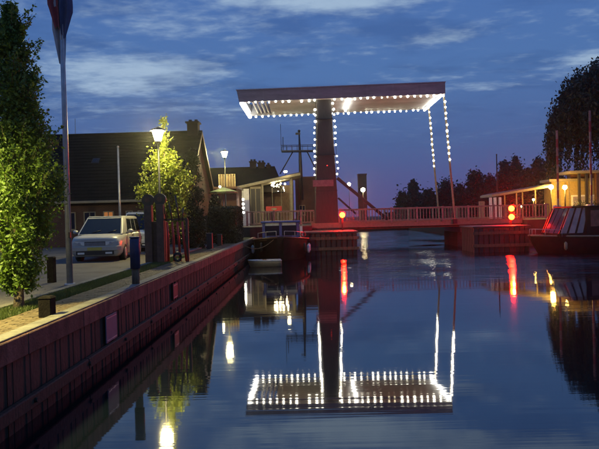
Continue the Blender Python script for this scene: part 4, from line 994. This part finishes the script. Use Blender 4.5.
# dinghy
dg = at(264, 265.5, 32.6); t = thing('dinghy', 'small pale rowing dinghy floating before the dark boat', 'dinghy', (dg.x-.85, 32.6, .0), R(-84))
def dinghy():
    outer = hull_rings(1.8, .95, .36, .33, .1, 7, .15, .85)
    mb = MB(); mb.loft(outer, caps=True); mb.build('hull', M['cream'], t)
    for s in (-1, 1): MB().tube([(s*abs(r[5][0]), r[5][1], r[5][2]+.01) for r in outer], .03, 6).build('gunwale', M['white'], t)
    mb = MB(); mb.loft([[(r[5][0]*.93,r[5][1],r[5][2]-.03),(r[6][0]*.93,r[6][1],r[6][2]-.03),(r[6][0]*.93,r[6][1],r[6][2]+.004),(r[5][0]*.93,r[5][1],r[5][2]+.004)] for r in outer[1:]]); mb.build('inner_floor', M['dark'], t)
    MB().box(-.42,.42,.8,1.0,.34,.375).build('seat', M['timber'], t)
dinghy()
# right cabin cruiser
rb = at(534, 250, 37.0)
t = thing('cabin_cruiser', 'dark cabin cruiser with pale raked windows moored at right', 'boat', (rb.x-.15, 37.3, 0), R(-84))
MB().loft(hull_rings(7.5, 2.6, 1.12, 1.0, .35, 9, .9, .9)).build('hull', M['hull'], t)
rings = hull_rings(7.5, 2.66, 1.14, 1.02, .35, 9, .0, .9)
for s in (-1, 1): MB().tube([(s*abs(r[5][0]), r[5][1], r[5][2]) for r in rings], .06, 6).build('rubbing_strake', M['cream'], t)
MB().loft([[(r[5][0]*.96,r[5][1],r[5][2]-.08),(r[6][0]*.96,r[6][1],r[6][2]-.08),(r[6][0]*.96,r[6][1],r[6][2]-.02),(r[5][0]*.96,r[5][1],r[5][2]-.02)] for r in rings[1:]]).build('deck', M['timber'], t)
# cabin: local x is across (right side = toward viewer after rotation)
cw = 1.05
cb_ = MB().hexa([(-cw,1.35,1.0),(cw,1.35,1.0),(cw,6.8,1.0),(-cw,6.8,1.0)], [(-cw,1.30,1.22),(cw,1.30,1.22),(cw,6.8,1.22),(-cw,6.8,1.22)]).build('cabin', M['hull'], t)
MB().box(-cw-.05,cw+.05,2.15,7.0,2.78,2.88).build('cabin_roof', M['hull'], t, bevel=.04)
silv = mat('curtained_pane', (.42,.36,.35), .35, var=.3, scale=2)
panel = mat('lit_curtain', (.30,.12,.09), .8, var=.4, scale=3)
def side_pane(y0, y1, ytop0, ytop1, m, nm):
    for s in (-1, 1): MB().hexa([(s*cw,y0,1.24),(s*cw,y1,1.24),(s*(cw-.04),y1,1.24),(s*(cw-.04),y0,1.24)], [(s*(cw-.05),ytop0,2.76),(s*(cw-.05),ytop1,2.76),(s*(cw-.09),ytop1,2.76),(s*(cw-.09),ytop0,2.76)]).build(nm, m, t)
for k in range(3): side_pane(1.45+k*.52, 1.82+k*.52, 2.10+k*.42, 2.40+k*.42, silv, 'raked_pane')
for k in range(4): side_pane(1.32+k*.52, 1.43+k*.52, 2.0+k*.42, 2.08+k*.42, M['hull'], 'raked_frame')
for k in range(3):
    x0, x1 = -.95+k*.65, -.38+k*.65; MB().hexa([(x0,1.40,1.24),(x1,1.40,1.24),(x1,1.44,1.24),(x0,1.44,1.24)], [(x0,2.14,2.76),(x1,2.14,2.76),(x1,2.18,2.76),(x0,2.18,2.76)]).build('windscreen', M['glass'], t)
for (a, b) in ((3.05,3.35),(4.55,4.8),(6.3,6.8)):
    for s in (-1, 1): MB().box(s*cw-.03,s*cw+.03,a,b,1.221,2.779).build('cabin_pillar', M['hull'], t)
for s in (-1, 1):
    MB().box(s*cw-.025,s*cw+.025,3.351,4.549,1.221,1.62).build('cabin_side', M['hull'], t); MB().box(s*cw-.02,s*cw+.02,3.351,4.549,1.621,2.6).build('side_window', panel, t)
    MB().box(s*cw-.025,s*cw+.025,3.351,4.549,2.601,2.779).build('cabin_header', M['hull'], t)
    MB().box(s*cw-.025,s*cw+.025,4.801,6.299,1.221,1.62).build('cabin_side', M['hull'], t); MB().box(s*cw-.02,s*cw+.02,4.801,6.299,1.621,2.779).build('side_window', M['glass'], t)
    mb = MB(); P = [(s*.15,.1,1.12),(s*.6,.7,1.1),(s*1.1,1.5,1.05)]
    for p in P: mb.tube([p, (p[0],p[1],p[2]+.4)], .018, 5)
    mb.tube([(p[0],p[1],p[2]+.4) for p in P], .018, 5); mb.build('bow_rail', M['steel'], t)
    MB().tube([(s*1.32,1.6,.25),(s*1.34,1.6,.35),(s*1.34,1.6,.65),(s*1.32,1.6,.75)], [.04,.1,.1,.03], 8).build('fender', M['cream'], t)

# ------------------------------------------------------------------ right bank
rp_, A2, B2 = pavilion(492, 194.5, 552, 184.5, ((517.5,.10),(536.5,.10)), 'canopy', 'long pale sloping canopy on slim posts behind the red signals', 50.5, 3.5, .22, cat='canopy')
for px in (490.8, 495.2, 500.2):
    x = AX(px,50.5,200)-A2.x; MB().box(x-.1,x+.1,-.02,.18,0,A2.z-1.95-.25).build('thick_post', M['white'], rp_)
MB().box(AX(480,50.5)-A2.x, AX(485,50.5)-A2.x, 0,.3,0,1.6).build('ticket_box', M['cream'], rp_)
def glow(px, py, D, r, m, label, zb=2.0, name='lamp_post'):
    p = at(px, py, D); t = thing(name, label, 'lamp', (p.x, D, zb))
    MB().tube([(0,.0,0),(0,0,p.z-zb-r)], [.06,.035], 6).build('pole', M['black'], t)
    MB().ball((0,0,p.z-zb), r, 10, 8).build('globe', m, t)
    MB().tube([(0,0,p.z-zb+r*.9),(0,0,p.z-zb+r*1.15)], [r*.7,r*.2], 8).build('cap', M['black'], t)
glow(551.0, 187, 49.9, .19, M['sodium'], 'very bright yellow lamp at the high end of the canopy')
glow(564.8, 187.3, 49.2, .18, M['sodium'], 'very bright yellow lamp by the yellow cafe wall')
glow(533.5, 199.6, 60, .10, M['sodium'], 'small orange lamp under the canopy left', 1.3)
glow(545, 203.5, 62, .08, M['sodium'], 'tiny orange lamp below the canopy end', 1.3)
glow(521, 206.5, 62, .07, M['sodium'], 'tiny orange lamp beside the upper red signal', 1.3)
M['lampmid'] = emat('lit_distant_lamp', (1,.83,.42), 130)
glow(349, 184.2, 110, .30, M['lampmid'], 'distant white lamp left of the dark tower block', 1.2)
glow(363, 189.8, 105, .36, M['lampmid'], 'distant white lamp in front of the dark tower block', 1.2)
# dark block tower beyond
p = at(363, 200, 140)
t = thing('tower_block', 'small dark square tower far beyond the bridge', 'tower', (p.x, 140, 1.0)); zt = AZ(179, 140, 307)-1.0+.6
MB().box(-.95,.95,0,2.4,0,zt).build('wall', M['brickdark'], t); MB().box(-1.05,1.05,-.1,2.5,zt+.002,zt+.3).build('parapet', M['brown'], t)
S('promontory', MB().box(2,40,100,300,-2,1.2), M['grassbase'])

# yellow lit cafe
Dc = 52.0; cx0, cx1 = AX(552,Dc), 34.0
cf = thing('cafe_building', 'yellow lit low cafe with white framed windows at right edge', 'building', (cx0, Dc, 1.95)); zt = AZ(188.5, Dc, 307)-1.95
M['yellow'] = mat('cream_yellow_render', (.40,.29,.11), .8, var=.25, bump=.2)
MB().box(0,cx1-cx0,0,1.6,0,zt).build('wall', M['yellow'], cf)
MB().box(-.3,cx1-cx0,-.35,1.8,zt+.002,zt+.22).build('fascia', M['cream'], cf)
MB().box(AX(569,Dc-1)-cx0,cx1-cx0,-1.4,1.0,zt+.6,zt+.85).build('upper_roof', M['cream'], cf, bevel=.03)
MB().box(AX(572,Dc)-cx0,cx1-cx0,.1,.9,zt+.222,zt+.599).build('clerestory', M['brown'], cf)
def cx_(px): return AX(px,Dc)-cx0
for (a, b) in ((571.5,587),(590,606)):
    w = MB(); X0, X1 = cx_(a), cx_(b); Z0, Z1 = .55, 1.95
    for bx in ((X0,X0+.14,Z0,Z1),(X1-.14,X1,Z0,Z1),(X0+.14,X1-.14,Z0,Z0+.14),(X0+.14,X1-.14,Z1-.14,Z1)): w.box(bx[0],bx[1],-.06,.0,bx[2],bx[3])
    w.box((X0+X1)/2-.04,(X0+X1)/2+.04,-.06,0,Z0+.141,Z1-.141); w.box(X0+.141,(X0+X1)/2-.041,-.055,0,Z0+.75,Z0+.80); wi = w.build('window', M['white'], cf); MB().box(X0+.14,X1-.14,-.03,-.01,Z0+.14,Z1-.14).build('pane', M['winpink'], wi)
for px in (556.5, 560.5, 565.5, 569.5): MB().box(cx_(px)-.05,cx_(px)+.05,-.05,-.001,0,zt).build('pilaster', M['cream'], cf)
for px in (573.5, 580.5): MB().box(cx_(px)-.09,cx_(px)+.09,-1.3,-1.1,0,zt+.59).build('veranda_post', M['dark'], cf)
MB().box(cx_(592)-.2,cx_(592)+.2,-1.3,-.9,0,zt+.59).build('veranda_post', M['brown'], cf)
# people-like clutter is not legible: planters on the cafe terrace
for px in (580, 594):
    p = at(px, 200, 49.5); t = thing('planter', 'dark round shrub planter left before the cafe window' if px == 580 else 'dark round shrub planter right before the cafe window', 'planter', (p.x, 49.5, 1.95))
    MB().tube([(0,0,0),(0,0,.5)], [.25,.33], 10).build('pot', M['brown'], t)
    leaves('foliage', np.random.default_rng(px).normal(0, 1, (500, 3))*np.array([.25,.25,.28])+np.array([0,0,.85]), .11, M['leafd'], t)

# raised barriers with red and white bands
def barrier(px, py0, py1, D, label):
    a, b = at(px, py1, D), at(px-.2, py0, D)
    t = thing('raised_barrier', label, 'barrier', (a.x, D, 1.98), 0, 'raised red and white bridge barriers')
    MB().box(-.25,.25,-.2,.2,0,1.05).build('cabinet', M['white'], t, bevel=.03)
    H = b.z-1.98; z0 = .9; n = 9
    for i in range(n):
        za, zb2 = z0+(H-z0)*i/n, z0+(H-z0)*(i+1)/n
        MB().box(-.07,.07,-.32,-.24,za,zb2-.001).build('boom_band', M['boomred'] if i % 2 else M['rail'], t)
    MB().box(-.2,.2,-.36,-.21,.5,.89).build('counterweight', M['dark'], t)
barrier(556.8, 131, 205, 47.5, 'raised red and white barrier boom beside the left yellow lamp')
barrier(589.8, 111, 205, 46.5, 'raised red and white barrier boom nearest the right frame edge')
# thin mast
p = at(497.3, 190, 70); t = thing('slim_mast', 'slim reddish mast rising among the distant trees', 'mast', (p.x, 70, 1.3))
MB().tube([(0,0,0),(0,0,AZ(165,70)-1.3+.6)], [.12,.06], 6).build('pole', M['brown'], t); MB().ball((0,0,AZ(165,70)-1.3+.6), .09, 6, 5).build('top_cap', M['brown'], t)

# willow at right
def willow():
    r = np.random.default_rng(77); c = at(590, 130, 62)
    t = thing('willow_tree', 'huge dark weeping willow filling the right frame edge', 'tree', (c.x+4.7, 62, 1.3))
    H = AZ(64, 62, 307)-1.3-.5
    MB().tube([(0,0,0),(.2,0,3),(0,.2,6),(.4,0,10)], [.7,.55,.4,.15], 10).build('trunk', M['barkdark'], t)
    pts = []; lb = MB()
    for k in range(760):
        a = r.uniform(0, 6.283); rr = 8.6*math.sqrt(r.uniform(0, 1)); x, y = rr*math.cos(a), rr*math.sin(a)*.8
        ztop = (H-.4)*(1-(rr/9.4)**4.5*.55)*r.uniform(.90, 1.03)
        ln = r.uniform(2.5, 7.5); ln = min(ln, ztop-1.6)
        m_ = int(ln*16); s = np.linspace(0, 1, m_)
        px = x+(x/9)*s*.8+.15*np.sin(s*6+a)+r.normal(0, .09, m_); py = y+(y/9)*s*.8+r.normal(0, .12, m_); pz = ztop-ln*s
        pts.append(np.stack([px, py, pz], 1))
        # puffs at the top of each strand
        pts.append(r.normal(0, .38, (26, 3))+np.array([x*.97, y*.97, ztop]))
        if k % 22 == 0: lb.tube([(0,0,5), (x*.5, y*.5, (5+ztop)/2+1.5), (x, y, ztop)], [.16,.09,.03], 5)
    lb.build('branches', M['barkdark'], t)
    global rng; rng = r
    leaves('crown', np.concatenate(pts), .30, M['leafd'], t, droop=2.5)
willow()
# distant trees beyond the bridge: each its own tree
tops = [(403,196,9),(413,182,13),(428,193,10),(446,183,15),(459,187,11),(475,175,17),(490,178,13),(504,164,15),(516,159,17),(527,171,12),(538,162,17),(553,164,18)]
kinds = ['leftmost low dark bush of the distant tree line','pointed dark tree standing first from the left in the distant tree line','low dark tree in the gap of the distant tree line','rounded dark tree right of the gap in the tree line','small dark tree between two rounded distant crowns',
 'broad dark tree behind the right hanger rod foot','dark tree left of the slim reddish mast','tall dark tree right behind the slim reddish mast','tallest dark crown above the red signals','lower dark tree between the two tall distant crowns','tall dark tree left of the striped barrier boom','dark tree just behind the striped barrier boom']
for i, ((px, py, wpx), lab) in enumerate(zip(tops, kinds)):
    D = 118+(i*37 % 23); top = at(px, py, D); H = top.z-1.2; wr = wpx/600*D*.62
    sh = (lambda f, wr=wr: wr*math.sin(math.pi*min(1, .25+f*.75))**.7) if i != 1 else (lambda f, wr=wr: wr*(1.02-f)**.8)
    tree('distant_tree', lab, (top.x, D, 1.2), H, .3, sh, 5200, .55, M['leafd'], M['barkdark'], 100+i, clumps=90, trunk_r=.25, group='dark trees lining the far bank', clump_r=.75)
hr = np.random.default_rng(9); n_ = 26000
x = hr.uniform(at(385,216,150).x, 150, n_); z = 1+np.abs(hr.normal(0, 1, n_))*(1.6+1.2*np.sin(x*.23)+.02*x); y = 150+hr.uniform(0, 8, n_)
t = thing('hedgerow', 'continuous dark undergrowth below the distant trees', 'hedgerow', (0,0,0)); rng = hr
o = leaves('far_undergrowth', np.stack([x, y, z], 1), .8, M['leafd'], t)
t['kind'] = 'stuff'

hz = MB().box(-130,430,-62,330,-3.6,40).build('glow_haze', None); hz['kind']='stuff'  # thin volume added to spread halos round the lamps
m = bpy.data.materials.new('lamp_glow_haze'); m.use_nodes=True; nt=m.node_tree; nt.nodes.clear()
o=nt.nodes.new('ShaderNodeOutputMaterial'); p=nt.nodes.new('ShaderNodeVolumePrincipled'); p.inputs['Density'].default_value=.00045; p.inputs['Color'].default_value=(.8,.8,.8,1); p.inputs['Anisotropy'].default_value=.92
nt.links.new(p.outputs[0], o.inputs['Volume']); hz.data.materials.append(m)
